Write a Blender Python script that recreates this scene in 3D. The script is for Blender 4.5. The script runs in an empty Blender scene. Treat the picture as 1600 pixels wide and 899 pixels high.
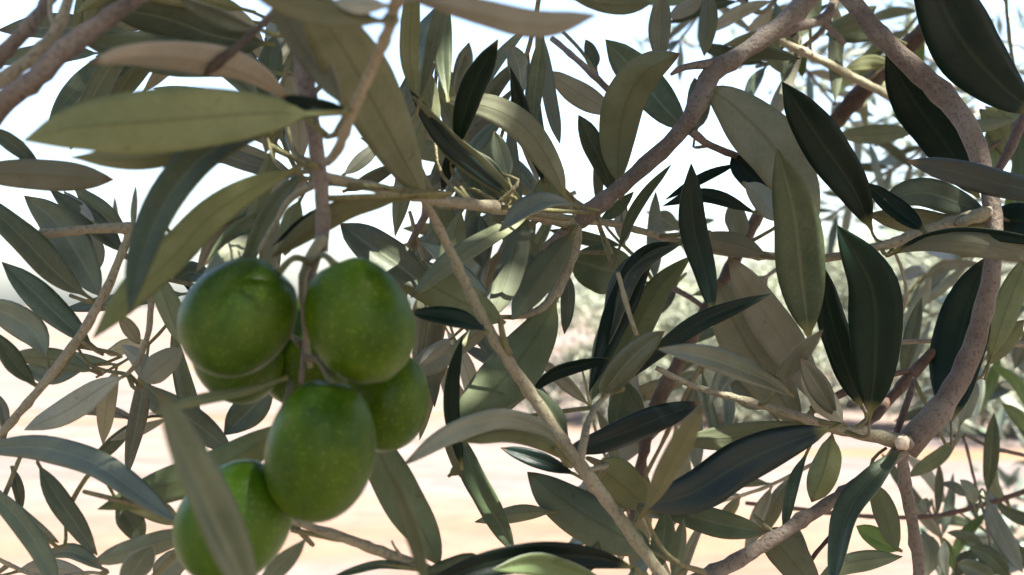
import bpy, bmesh, math, random
from mathutils import Vector, Matrix
random.seed(11)
SC = bpy.context.scene
COL = SC.collection
R = math.radians

# ------------------------------------------------------------------ camera
F = 1900.0                       # focal length in photo pixels (photo 1600 x 899)
CAM_H = 1.55
PITCH = math.atan((478 - 449.5) / F)
cam = bpy.data.cameras.new('camera')
camo = bpy.data.objects.new('camera', cam)
COL.objects.link(camo)
camo.location = (0, 0, CAM_H)
camo.rotation_euler = (math.pi / 2 + PITCH, 0, 0)
cam.sensor_width = 36.0
cam.lens = 36.0 * F / 1600.0
cam.clip_start = 0.02
cam.clip_end = 2000
cam.dof.use_dof = True
cam.dof.focus_distance = 0.385
cam.dof.aperture_fstop = 21.0
SC.camera = camo

# ------------------------------------------------------------------ sky, sun, exposure
SUN = Vector((0.42, -0.30, 0.86)).normalized()      # direction towards the sun
world = bpy.data.worlds.new('World')
SC.world = world
world.use_nodes = True
wn = world.node_tree.nodes
wl = world.node_tree.links
for n in list(wn):
    wn.remove(n)
sky = wn.new('ShaderNodeTexSky')
sky.sky_type = 'NISHITA'
sky.sun_disc = False
sky.sun_elevation = math.asin(SUN.z)
sky.sun_rotation = math.atan2(SUN.x, SUN.y)
sky.air_density = 1.0
sky.dust_density = 2.5
sky.ozone_density = 1.0
bg = wn.new('ShaderNodeBackground')
bg.inputs['Strength'].default_value = 0.065
wo = wn.new('ShaderNodeOutputWorld')
wl.new(sky.outputs[0], bg.inputs[0])
wl.new(bg.outputs[0], wo.inputs[0])
sun = bpy.data.lights.new('sun', 'SUN')
sun.energy = 4.0
sun.angle = R(0.53)
sun.color = (1.0, 0.95, 0.87)
suno = bpy.data.objects.new('sun', sun)
COL.objects.link(suno)
suno.rotation_euler = SUN.to_track_quat('Z', 'Y').to_euler()
suno.location = (1, -1, 6)
vs = SC.view_settings
vs.view_transform = 'Standard'
vs.look = 'None'
vs.gamma = 1.0
vs.exposure = 3.0
vs.use_curve_mapping = False
SC.cycles.max_bounces = 8
SC.cycles.diffuse_bounces = 5
SC.cycles.transmission_bounces = 5
SC.cycles.use_denoising = True

# ------------------------------------------------------------------ helpers
RX = Matrix.Rotation(PITCH, 3, 'X')


def world_pt(x, y, d):
    """photo pixel and distance along the optical axis -> world point"""
    v = Vector(((x - 800.0) / F * d, d, -(y - 449.5) / F * d))
    return RX @ v + Vector((0, 0, CAM_H))


def spline(pts, n):
    """Catmull-Rom through a list of tuples (any dimension), n samples"""
    k = len(pts)
    if k == 2:
        return [tuple(a + (b - a) * i / (n - 1) for a, b in zip(*pts)) for i in range(n)]
    seg = [0.0]
    for a, b in zip(pts, pts[1:]):
        seg.append(seg[-1] + max(1e-6, math.dist(a[:2], b[:2]) if len(a) < 4 else math.dist(a[:3], b[:3])))
    out = []
    for i in range(n):
        s = seg[-1] * i / (n - 1)
        j = 0
        while j < k - 2 and s > seg[j + 1]:
            j += 1
        u = (s - seg[j]) / (seg[j + 1] - seg[j])
        p1, p2 = pts[j], pts[j + 1]
        p0 = pts[j - 1] if j > 0 else tuple(2 * a - b for a, b in zip(p1, p2))
        p3 = pts[j + 2] if j + 2 < k else tuple(2 * b - a for a, b in zip(p1, p2))
        r = []
        for a, b, c, d in zip(p0, p1, p2, p3):
            r.append(0.5 * (2 * b + (c - a) * u + (2 * a - 5 * b + 4 * c - d) * u * u + (3 * b - a - 3 * c + d) * u ** 3))
        out.append(tuple(r))
    return out


def link(name, me, parent=None):
    o = bpy.data.objects.new(name, me)
    COL.objects.link(o)
    if parent is not None:
        o.parent = parent
    return o


def tag(o, label=None, cat=None, group=None, kind=None):
    if label: o['label'] = label
    if cat: o['category'] = cat
    if group: o['group'] = group
    if kind: o['kind'] = kind
    return o


def thing(name, label, cat, loc=(0, 0, 0), group=None):
    o = bpy.data.objects.new(name, None)
    COL.objects.link(o)
    o.location = loc
    o.empty_display_size = 0.02
    return tag(o, label, cat, group)


# ------------------------------------------------------------------ materials
MATS = {}


class NT:
    def __init__(self, name):
        self.m = bpy.data.materials.new(name)
        self.m.use_nodes = True
        self.t = self.m.node_tree
        for n in list(self.t.nodes):
            self.t.nodes.remove(n)
        MATS[name] = self.m

    def n(self, typ, **kw):
        nd = self.t.nodes.new('ShaderNode' + typ)
        for k, v in kw.items():
            if hasattr(nd, k) and k not in nd.inputs:
                setattr(nd, k, v)
            else:
                nd.inputs[k].default_value = v
        return nd

    def l(self, a, b):
        self.t.links.new(a, b)

    def noise(self, vec, scale, detail=3, rough=0.55):
        nd = self.n('TexNoise')
        nd.inputs['Scale'].default_value = scale
        nd.inputs['Detail'].default_value = detail
        nd.inputs['Roughness'].default_value = rough
        if vec is not None:
            self.l(vec, nd.inputs['Vector'])
        return nd.outputs['Fac']

    def ramp(self, fac, stops):
        nd = self.n('ValToRGB')
        e = nd.color_ramp.elements
        while len(e) < len(stops):
            e.new(0.5)
        for i, (p, c) in enumerate(stops):
            e[i].position = p
            e[i].color = (c[0], c[1], c[2], 1) if not isinstance(c, (int, float)) else (c, c, c, 1)
        self.l(fac, nd.inputs['Fac'])
        return nd.outputs['Color']

    def mix(self, fac, a, b, mode='MIX'):
        nd = self.n('MixRGB', blend_type=mode)
        for sock, v in ((nd.inputs[0], fac), (nd.inputs[1], a), (nd.inputs[2], b)):
            if isinstance(v, (int, float)):
                sock.default_value = v if sock == nd.inputs[0] else (v, v, v, 1)
            elif isinstance(v, tuple):
                sock.default_value = (v[0], v[1], v[2], 1)
            else:
                self.l(v, sock)
        return nd.outputs[0]

    def math(self, op, a, b=None):
        nd = self.n('Math', operation=op)
        for i, v in enumerate((a, b)):
            if v is None: continue
            if isinstance(v, (int, float)):
                nd.inputs[i].default_value = v
            else:
                self.l(v, nd.inputs[i])
        return nd.outputs[0]

    def out(self, sh):
        o = self.n('OutputMaterial')
        self.l(sh, o.inputs['Surface'])
        return self.m


def leaf_mat(name, c0, c1, rib, rough, spec, transl, trans_col, spot=None, coat=0.0, blem=(0.055, 0.04, 0.02)):
    """one face of an olive leaf: mottled colour, pale midrib along the blade, faint side veins"""
    t = NT(name)
    uv = t.n('UVMap').outputs['UV']
    sep = t.n('SeparateXYZ'); t.l(uv, sep.inputs[0])
    obj = t.n('TexCoord').outputs['Object']
    rnd = t.n('ObjectInfo').outputs['Random']
    mp = t.n('Mapping'); t.l(obj, mp.inputs['Vector'])
    cmb = t.n('CombineXYZ')
    for i in range(3):
        t.l(t.math('MULTIPLY', rnd, 7.0 + 3 * i), cmb.inputs[i])
    t.l(cmb.outputs[0], mp.inputs['Location'])
    v = mp.outputs['Vector']
    n1 = t.noise(v, 90, 4, 0.6)
    n2 = t.noise(v, 700, 3, 0.6)
    base = t.mix(t.ramp(n1, [(0.3, 0.0), (0.7, 1.0)]), c0, c1)
    # leaf to leaf variation of tone
    val = t.math('ADD', t.math('MULTIPLY', rnd, 0.5), 0.75)
    hsv = t.n('HueSaturation')
    t.l(t.math('ADD', t.math('MULTIPLY', t.math('FRACT', t.math('MULTIPLY', rnd, 17.3)), 0.05), 0.475), hsv.inputs['Hue'])
    t.l(t.math('ADD', t.math('MULTIPLY', t.math('FRACT', t.math('MULTIPLY', rnd, 31.7)), 0.4), 0.75), hsv.inputs['Saturation'])
    t.l(val, hsv.inputs['Value'])
    t.l(base, hsv.inputs['Color'])
    base = hsv.outputs['Color']
    # fine speckle
    base = t.mix(t.math('MULTIPLY', t.ramp(n2, [(0.5, 0.0), (0.75, 1.0)]), 0.22), base, spot or rib)
    # a few brown blemishes
    n3 = t.noise(v, 260, 2, 0.5)
    base = t.mix(t.math('MULTIPLY', t.ramp(n3, [(0.70, 0.0), (0.76, 1.0)]), 0.45), base, blem)
    # midrib: |v-0.5| small
    av = t.math('ABSOLUTE', t.math('SUBTRACT', sep.outputs[1], 0.5))
    ribm = t.ramp(av, [(0.0, 1.0), (0.018, 0.8), (0.05, 0.0)])
    fade = t.ramp(sep.outputs[0], [(0.0, 1.0), (0.85, 0.7), (1.0, 0.2)])
    base = t.mix(t.math('MULTIPLY', t.math('MULTIPLY', ribm, fade), 0.6), base, rib)
    # side veins
    wv = t.math('SINE', t.math('MULTIPLY', t.math('SUBTRACT', sep.outputs[0], t.math('MULTIPLY', av, 0.35)), 120.0))
    vein = t.math('MULTIPLY', t.ramp(wv, [(0.75, 0.0), (1.0, 1.0)]), 0.10)
    base = t.mix(vein, base, rib)
    # dried tip on some leaves
    tipm = t.math('MULTIPLY', t.ramp(t.math('ADD', sep.outputs[0], t.math('MULTIPLY', n1, 0.06)), [(0.95, 0.0), (1.0, 1.0)]), t.ramp(t.math('FRACT', t.math('MULTIPLY', rnd, 53.1)), [(0.5, 0.0), (0.6, 0.8)]))
    base = t.mix(tipm, base, (0.10, 0.065, 0.03))
    # stalk
    base = t.mix(t.ramp(sep.outputs[0], [(0.03, 1.0), (0.10, 0.0)]), base, (0.17, 0.16, 0.06))
    b = t.n('BsdfPrincipled')
    t.l(base, b.inputs['Base Color'])
    rr = t.math('ADD', t.math('MULTIPLY', n1, 0.25), rough - 0.12)
    t.l(rr, b.inputs['Roughness'])
    b.inputs['Specular IOR Level'].default_value = spec
    b.inputs['Coat Weight'].default_value = coat
    b.inputs['Coat Roughness'].default_value = 0.25
    bump = t.n('Bump'); bump.inputs['Strength'].default_value = 0.35; bump.inputs['Distance'].default_value = 0.0004
    h = t.math('ADD', t.math('MULTIPLY', ribm, 0.5), t.math('ADD', t.math('MULTIPLY', n2, 0.5), t.math('MULTIPLY', n1, 0.6)))
    t.l(h, bump.inputs['Height'])
    t.l(bump.outputs[0], b.inputs['Normal'])
    tr = t.n('BsdfTranslucent'); tr.inputs['Color'].default_value = (*trans_col, 1)
    ms = t.n('MixShader'); ms.inputs[0].default_value = transl
    t.l(b.outputs[0], ms.inputs[1]); t.l(tr.outputs[0], ms.inputs[2])
    return t.out(ms.outputs[0])


TC = (0.30, 0.38, 0.08)
leaf_mat('leaf_top_dark', (0.0030, 0.0112, 0.0082), (0.0066, 0.0190, 0.0130), (0.028, 0.045, 0.024), 0.40, 0.14, 0.05, TC, spot=(0.010, 0.019, 0.012), blem=(0.010, 0.009, 0.005))
leaf_mat('leaf_top_grey', (0.044, 0.062, 0.032), (0.080, 0.102, 0.056), (0.15, 0.17, 0.10), 0.46, 0.25, 0.08, TC)  # grey, sage and blue tops: sky gloss and leaf age put into base colour
leaf_mat('leaf_top_sage', (0.076, 0.100, 0.058), (0.122, 0.150, 0.092), (0.21, 0.24, 0.15), 0.46, 0.28, 0.10, TC)
leaf_mat('leaf_top_blue', (0.105, 0.128, 0.088), (0.165, 0.188, 0.138), (0.25, 0.28, 0.20), 0.46, 0.32, 0.10, TC)
leaf_mat('leaf_top_young', (0.08, 0.13, 0.035), (0.13, 0.19, 0.05), (0.26, 0.30, 0.12), 0.45, 0.4, 0.3, (0.45, 0.55, 0.10))
leaf_mat('leaf_under_olive', (0.122, 0.146, 0.070), (0.185, 0.208, 0.112), (0.080, 0.086, 0.038), 0.65, 0.15, 0.12, TC)
leaf_mat('leaf_under_brown', (0.150, 0.155, 0.082), (0.215, 0.214, 0.126), (0.105, 0.096, 0.045), 0.65, 0.15, 0.12, TC)
leaf_mat('leaf_under_beige', (0.27, 0.245, 0.175), (0.35, 0.315, 0.235), (0.21, 0.17, 0.11), 0.65, 0.2, 0.12, TC)
leaf_mat('leaf_under_silver', (0.26, 0.265, 0.185), (0.36, 0.365, 0.27), (0.18, 0.17, 0.10), 0.65, 0.2, 0.16, TC)
KIND = {  # visible side, hidden side, True when the upper face looks at the camera
    'd': ('leaf_top_dark', 'leaf_under_olive', True),
    'm': ('leaf_top_grey', 'leaf_under_olive', True),
    'q': ('leaf_top_sage', 'leaf_under_olive', True),
    'p': ('leaf_top_blue', 'leaf_under_silver', True),
    'g': ('leaf_top_young', 'leaf_under_silver', True),
    'u': ('leaf_under_olive', 'leaf_top_dark', False),
    'b': ('leaf_under_brown', 'leaf_top_dark', False),
    'k': ('leaf_under_beige', 'leaf_top_dark', False),
    's': ('leaf_under_silver', 'leaf_top_grey', False),
}


def bark_mat(name, c0, c1, c2, sc=1.0):
    t = NT(name)
    obj = t.n('TexCoord').outputs['Object']
    mp = t.n('Mapping'); t.l(obj, mp.inputs['Vector'])
    v = mp.outputs['Vector']
    n1 = t.noise(v, 140 * sc, 5, 0.65)
    n2 = t.noise(v, 900 * sc, 4, 0.65)
    n3 = t.noise(v, 45 * sc, 2, 0.5)
    c = t.mix(t.ramp(n1, [(0.3, 0.0), (0.7, 1.0)]), c0, c1)
    c = t.mix(t.ramp(n3, [(0.45, 0.0), (0.62, 1.0)]), c, c2)
    c = t.mix(t.math('MULTIPLY', t.ramp(n2, [(0.52, 0.0), (0.68, 1.0)]), 0.7), c, (c0[0] * .40, c0[1] * .45, c0[2] * .45))
    vor = t.n('TexVoronoi'); vor.inputs['Scale'].default_value = 420 * sc; t.l(v, vor.inputs['Vector'])
    dots = t.ramp(vor.outputs['Distance'], [(0.10, 1.0), (0.22, 0.0)])
    c = t.mix(t.math('MULTIPLY', dots, 0.20), c, (min(1, c1[0] * 1.9), min(1, c1[1] * 1.9), min(1, c1[2] * 1.9)))
    b = t.n('BsdfPrincipled'); t.l(c, b.inputs['Base Color'])
    b.inputs['Roughness'].default_value = 0.75
    b.inputs['Specular IOR Level'].default_value = 0.25
    bump = t.n('Bump'); bump.inputs['Strength'].default_value = 1.0; bump.inputs['Distance'].default_value = 0.0012 / sc
    t.l(t.math('ADD', n1, t.math('MULTIPLY', n2, 0.7)), bump.inputs['Height'])
    t.l(bump.outputs[0], b.inputs['Normal'])
    return t.out(b.outputs[0])


bark_mat('bark_brown', (0.118, 0.092, 0.070), (0.190, 0.150, 0.118), (0.215, 0.185, 0.15))
bark_mat('bark_beige', (0.235, 0.205, 0.135), (0.34, 0.30, 0.205), (0.28, 0.262, 0.17))
bark_mat('bark_dark', (0.050, 0.035, 0.025), (0.085, 0.06, 0.042), (0.11, 0.085, 0.06))
bark_mat('bark_red', (0.105, 0.066, 0.046), (0.15, 0.095, 0.068), (0.14, 0.10, 0.075))
bark_mat('bark_green', (0.15, 0.15, 0.065), (0.22, 0.205, 0.10), (0.19, 0.165, 0.09))
bark_mat('bark_trunk', (0.10, 0.085, 0.07), (0.17, 0.15, 0.125), (0.13, 0.115, 0.10), 0.06)
t = NT('cut_wood')
nn = t.noise(t.n('TexCoord').outputs['Object'], 500, 3)
b = t.n('BsdfPrincipled'); t.l(t.ramp(nn, [(0.3, (0.50, 0.42, 0.30)), (0.7, (0.66, 0.58, 0.45))]), b.inputs['Base Color'])
b.inputs['Roughness'].default_value = 0.8
t.out(b.outputs[0])


def fruit_mat(name, c0, c1, c2):
    t = NT(name)
    obj = t.n('TexCoord').outputs['Object']
    n1 = t.noise(obj, 110, 5, 0.65)
    n2 = t.noise(obj, 1100, 2, 0.5)
    n3 = t.noise(obj, 38, 3, 0.6)
    c = t.mix(t.ramp(n1, [(0.3, 0.0), (0.7, 1.0)]), c0, c1)
    vor = t.n('TexVoronoi'); vor.inputs['Scale'].default_value = 950; t.l(obj, vor.inputs['Vector'])
    dots = t.ramp(vor.outputs['Distance'], [(0.12, 1.0), (0.30, 0.0)])
    c = t.mix(t.math('MULTIPLY', t.math('MULTIPLY', dots, n1), 1.25), c, c2)
    scar = t.ramp(t.noise(obj, 160, 2, 0.5), [(0.70, 0.0), (0.74, 1.0)])
    c = t.mix(t.math('MULTIPLY', scar, 0.4), c, (0.08, 0.065, 0.02))
    c = t.mix(t.math('MULTIPLY', t.ramp(n3, [(0.45, 0.0), (0.75, 1.0)]), 0.18), c, (0.10, 0.15, 0.06))
    b = t.n('BsdfPrincipled'); t.l(c, b.inputs['Base Color'])
    t.l(t.math('ADD', t.math('MULTIPLY', n3, 0.22), 0.27), b.inputs['Roughness'])
    b.inputs['Specular IOR Level'].default_value = 0.17
    b.inputs['Subsurface Weight'].default_value = 0.12
    b.inputs['Subsurface Radius'].default_value = (0.4, 0.8, 0.15)
    b.inputs['Subsurface Scale'].default_value = 0.003
    b.inputs['Sheen Weight'].default_value = 0.0
    b.inputs['Sheen Roughness'].default_value = 0.4
    b.inputs['Sheen Tint'].default_value = (0.75, 0.85, 0.85, 1)
    bump = t.n('Bump'); bump.inputs['Strength'].default_value = 0.25; bump.inputs['Distance'].default_value = 0.0004
    t.l(t.math('ADD', n2, t.math('MULTIPLY', n1, 0.8)), bump.inputs['Height'])
    t.l(bump.outputs[0], b.inputs['Normal'])
    return t.out(b.outputs[0])


fruit_mat('olive_green', (0.020, 0.058, 0.0012), (0.066, 0.112, 0.0025), (0.13, 0.19, 0.02))
fruit_mat('olive_light', (0.034, 0.084, 0.0015), (0.060, 0.116, 0.003), (0.14, 0.20, 0.03))

# ground
t = NT('ground_sand')
g = t.n('NewGeometry').outputs['Position']
mp = t.n('Mapping'); t.l(g, mp.inputs['Vector']); mp.inputs['Scale'].default_value = (0.30, 1.0, 1.0)
n1 = t.noise(mp.outputs[0], 0.22, 5, 0.6)
n2 = t.noise(g, 3.0, 6, 0.7)
n3 = t.noise(g, 0.12, 3, 0.5)
c = t.ramp(n1, [(0.36, (0.158, 0.116, 0.087)), (0.45, (0.138, 0.113, 0.100)), (0.54, (0.116, 0.097, 0.094)), (0.61, (0.160, 0.096, 0.056))])
# a stretch of rusty soil some eight to nine metres off and another at sixteen
sy = t.n('SeparateXYZ'); t.l(g, sy.inputs[0])
yy = t.math('ADD', sy.outputs[1], t.math('MULTIPLY', t.math('SUBTRACT', t.noise(mp.outputs[0], 0.5, 4, 0.6), 0.5), 4.0))
band = t.ramp(t.math('DIVIDE', yy, 25.0), [(0.27, 0.0), (0.31, 1.0), (0.37, 1.0), (0.41, 0.0), (0.58, 0.0), (0.64, 0.8), (0.72, 0.0)])
c = t.mix(t.math('MULTIPLY', t.math('MULTIPLY', band, t.ramp(t.noise(g, 0.16, 2, 0.5), [(0.38, 0.25), (0.58, 1.0)])), 0.8), c, (0.165, 0.094, 0.052))
c = t.mix(t.math('MULTIPLY', t.ramp(n2, [(0.35, 0.0), (0.7, 1.0)]), 0.55), c, (0.075, 0.055, 0.042))
c = t.mix(t.math('MULTIPLY', t.ramp(n3, [(0.5, 0.0), (0.7, 1.0)]), 0.4), c, (0.150, 0.124, 0.098))
c = t.mix(t.math('MULTIPLY', t.ramp(t.noise(mp.outputs[0], 1.1, 4, 0.65), [(0.5, 0.0), (0.66, 1.0)]), 0.5), c, (0.070, 0.055, 0.040))
b = t.n('BsdfPrincipled'); t.l(c, b.inputs['Base Color']); b.inputs['Roughness'].default_value = 0.95
b.inputs['Specular IOR Level'].default_value = 0.1
bump = t.n('Bump'); bump.inputs['Strength'].default_value = 0.6; bump.inputs['Distance'].default_value = 0.05
t.l(n2, bump.inputs['Height']); t.l(bump.outputs[0], b.inputs['Normal'])
t.out(b.outputs[0])


def far_leaf_mat(name, c0, c1, transl=0.15):
    t = NT(name)
    g = t.n('NewGeometry')
    pos = g.outputs['Position']
    n1 = t.noise(pos, 2.2, 3)
    wn_ = t.n('TexWhiteNoise'); wn_.noise_dimensions = '3D'
    at = t.n('Attribute', attribute_name='leaf_tone')
    c = t.mix(at.outputs['Fac'], c0, c1)
    c = t.mix(t.math('MULTIPLY', t.ramp(n1, [(0.4, 0.0), (0.65, 1.0)]), 0.35), c, (c1[0] * 1.2, c1[1] * 1.15, c1[2] * .9))
    b = t.n('BsdfPrincipled'); t.l(c, b.inputs['Base Color']); b.inputs['Roughness'].default_value = 0.5
    tr = t.n('BsdfTranslucent'); t.l(c, tr.inputs['Color'])
    ms = t.n('MixShader'); ms.inputs[0].default_value = transl
    t.l(b.outputs[0], ms.inputs[1]); t.l(tr.outputs[0], ms.inputs[2])
    return t.out(ms.outputs[0])


far_leaf_mat('far_leaves', (0.14, 0.16, 0.105), (0.26, 0.275, 0.20), 0.25)  # veiling glare over the grove put into a paler leaf colour
far_leaf_mat('crown_leaves', (0.035, 0.055, 0.03), (0.15, 0.16, 0.10), 0.12)


# ------------------------------------------------------------------ shape builders
def leaf_mesh(name, pts3, width, n_dir, top_to_cam, roll, fold, curl, nu=14, twist=0.0, shape=0.62, stalk=0.07, skew=0.1):
    """blade along the world points pts3 (base first); two faces 0.3 mm apart and a rim, uv = (along, across)"""
    P = [Vector(p) for p in pts3]
    n = len(P)
    org = P[0].copy()
    NV = 6
    up, uvs = [], []
    lo = []
    TH = 0.00016
    for i in range(n):
        t_ = i / (n - 1)
        T = (P[min(i + 1, n - 1)] - P[max(i - 1, 0)]).normalized()
        V = n_dir(P[i])
        S = T.cross(V)
        if S.length < 1e-4: S = Vector((1, 0, 0))
        S.normalize()
        N = S.cross(T).normalized()
        if N.dot(V) > 0: N = -N; S = -S      # N towards the camera
        q = Matrix.Rotation(roll + twist * (t_ - 0.5), 3, T)
        S = q @ S; N = q @ N
        A = N if top_to_cam else -N          # normal of the upper face
        if not top_to_cam: S = -S
        s = max(0.0, (t_ - stalk) / (1 - stalk))
        prof = (4 * s * (1 - s)) ** shape if 0 < s < 1 else 0.0
        prof *= (1.0 + skew * (0.5 - s)) * (1 - 0.35 * max(0.0, (s - 0.84) / 0.16) ** 1.5 * (1 if s < 1 else 0))
        hw = max(width * 0.5 * prof, 0.00045 if t_ < 0.5 else 0.0001)
        ru, rl = [], []
        for j in range(NV + 1):
            v = j / NV * 2 - 1
            k = abs(v)
            wob = 1.0 + 0.035 * math.sin(9 * t_ + 2.1 * v + width * 9e3) + (0.012 * math.sin(19 * t_ + 5 * v + width * 4e4) if k > .9 else 0)
            h = -curl * hw * k * k + fold * hw * k + 0.13 * hw * k * math.sin(8.5 * t_ + (1.7 if v > 0 else 0) + width * 7e3) - 0.0004 * (1 - k) ** 3 * min(1, prof * 2)
            p = P[i] + S * (v * hw * wob) + A * h
            ru.append(p + A * TH - org)
            rl.append(p - A * TH - org)
        up.append(ru); lo.append(rl)
    W = NV + 1
    verts = [v for r in up for v in r] + [v for r in lo for v in r]
    o2 = n * W
    faces, mi, fuv = [], [], []

    def uvf(idx):
        k = idx % o2
        return (k // W / (n - 1), (k % W) / NV)
    for i in range(n - 1):
        for j in range(NV):
            a, b_, c, d = i * W + j, i * W + j + 1, (i + 1) * W + j + 1, (i + 1) * W + j
            faces.append((a, b_, c, d)); mi.append(0)
            faces.append((o2 + a, o2 + d, o2 + c, o2 + b_)); mi.append(1)
        for j in (0, NV):
            a, d = i * W + j, (i + 1) * W + j
            faces.append((a, d, o2 + d, o2 + a) if j == 0 else (a, o2 + a, o2 + d, d)); mi.append(1)
    me = bpy.data.meshes.new(name)
    me.from_pydata(verts, [], faces)
    uvl = me.uv_layers.new(name='UVMap')
    k = 0
    for f in faces:
        for idx in f:
            uvl.data[k].uv = uvf(idx); k += 1
    me.polygons.foreach_set('material_index', mi)
    me.polygons.foreach_set('use_smooth', [True] * len(faces))
    # make sure the upper sheet's normal is A
    me.update()
    return me, org


CAMV = Vector((0, 0, CAM_H))


def view_dir(p):
    return (p - CAMV).normalized()


def add_leaf(parent, kind, w, d0, d1, px, roll=None, fold=None, curl=None, twist=None, bow=0.0, shape=None, stalk=0.07):
    """trace a leaf: px = midrib in photo pixels from base to tip, w = width in pixels"""
    vis, hid, top = KIND[kind]
    k = len(px) - 1
    L = [0.0]
    for a, b_ in zip(px, px[1:]):
        L.append(L[-1] + math.dist(a, b_))
    pts = []
    for (x, y), s in zip(px, L):
        u = s / L[-1]
        pts.append((x, y, d0 + (d1 - d0) * u + bow * math.sin(math.pi * u)))
    if bow == 0.0:
        bb = random.uniform(-0.11, 0.11) * L[-1] / F * 0.5 * (d0 + d1)
        pts = [(x, y, d + bb * math.sin(math.pi * s / L[-1])) for (x, y, d), s in zip(pts, L)]
    n = 11 if L[-1] < 90 else (15 if L[-1] < 200 else 25)
    P3 = [world_pt(*p) for p in spline(pts, n)]
    dm = 0.5 * (d0 + d1)
    if roll is None: roll = random.uniform(-22, 22)
    if fold is None: fold = random.uniform(0.05, 0.30)
    if curl is None: curl = random.uniform(-0.05, 0.22)
    if twist is None: twist = random.uniform(-18, 18)
    shape = random.uniform(0.66, 0.86) if shape is None else shape + random.uniform(0.16, 0.26)
    width = (0.72 if w >= 60 else 0.80 if w >= 40 else 0.88) * w / F * dm / max(0.45, math.cos(R(roll)))
    me, org = leaf_mesh('leaf', P3, width, view_dir, top, R(roll), fold, curl, twist=R(twist), shape=shape, stalk=stalk, skew=random.uniform(-0.18, 0.4))
    up_m, lo_m = (vis, hid) if top else (hid, vis)
    me.materials.append(MATS[up_m]); me.materials.append(MATS[lo_m])
    o = link('leaf', me, parent)
    o.location = org - parent.location
    # stalk back to the nearest twig of the same branch
    best = None
    for q in TWIG_PTS.get(parent.name, ()):
        dq = (q - org).length
        if best is None or dq < best[0]: best = (dq, q)
    if best and 0.0012 < best[0] < 0.024:
        q = best[1]
        T0 = (P3[1] - P3[0]).normalized()
        m1 = org - T0 * best[0] * 0.45
        pts_ = [Vector(p) for p in spline([tuple(org + T0 * 0.0012), tuple(m1), tuple(q)], 7)]
        me, og = tube_mesh('leaf_stalk', pts_, [.0004, .0005, .00055, .0006, .00065, .0007, .0008], 6, .05, True, 3)
        me.materials.append(MATS['bark_green'])
        s_ = link('leaf_stalk', me, o)
        s_.location = og - org
    return o


TWIG_PTS = {}


def tube_mesh(name, pts, radii, sides=10, knob=0.0, cap=True, seed=0):
    """bent, tapered and slightly knotty rod through world points"""
    rng = random.Random(seed)
    P = [Vector(p) for p in pts]
    org = P[0].copy()
    n = len(P)
    verts, faces = [], []
    T0 = (P[1] - P[0]).normalized()
    ref = Vector((0, 0, 1)) if abs(T0.z) < 0.9 else Vector((1, 0, 0))
    X = T0.cross(ref).normalized()
    for i in range(n):
        T = (P[min(i + 1, n - 1)] - P[max(i - 1, 0)]).normalized()
        X = (X - T * X.dot(T)).normalized()
        Y = T.cross(X)
        for j in range(sides):
            a = 2 * math.pi * j / sides
            r = radii[i] * (1 + knob * rng.uniform(-1, 1))
            verts.append(P[i] + (X * math.cos(a) + Y * math.sin(a)) * r - org)
    for i in range(n - 1):
        for j in range(sides):
            k = (j + 1) % sides
            faces.append((i * sides + j, i * sides + k, (i + 1) * sides + k, (i + 1) * sides + j))
    if cap:
        faces.append(tuple(range(sides - 1, -1, -1)))
        faces.append(tuple((n - 1) * sides + j for j in range(sides)))
    me = bpy.data.meshes.new(name)
    me.from_pydata(verts, [], faces)
    me.polygons.foreach_set('use_smooth', [True] * len(faces))
    return me, org


def add_twig(parent, mat, pts, name='twig', knob=0.03, nodes=True, seed=None):
    """pts: (x, y, width_px, depth) in photo pixels"""
    tot = sum(math.dist(a[:2], b_[:2]) for a, b_ in zip(pts, pts[1:]))
    n = max(6, min(60, int(tot / 11)))
    S = spline([(p[0], p[1], p[3], p[2]) for p in pts], n)
    rng = random.Random(seed if seed is not None else int(tot * 7 + pts[0][0]))
    rad = []
    nxt = rng.randint(3, 6)
    for i, s in enumerate(S):
        r = s[3] * 0.5 / F * s[2]
        if nodes and i == nxt:
            r *= 1.16; nxt += rng.randint(4, 8)
        rad.append(r * rng.uniform(0.91, 1.08))
    P = []
    for s, r in zip(S, rad):
        p = world_pt(s[0], s[1], s[2])
        P.append(p + Vector((rng.uniform(-1, 1), rng.uniform(-1, 1), rng.uniform(-1, 1))) * r * 0.10)
    TWIG_PTS.setdefault(parent.name, []).extend(P)
    me, org = tube_mesh(name, P, rad, 12 if max(p[2] for p in pts) > 15 else 8, knob, True, int(tot))
    me.materials.append(MATS[mat])
    o = link(name, me, parent)
    o.location = org - parent.location
    return o


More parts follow.
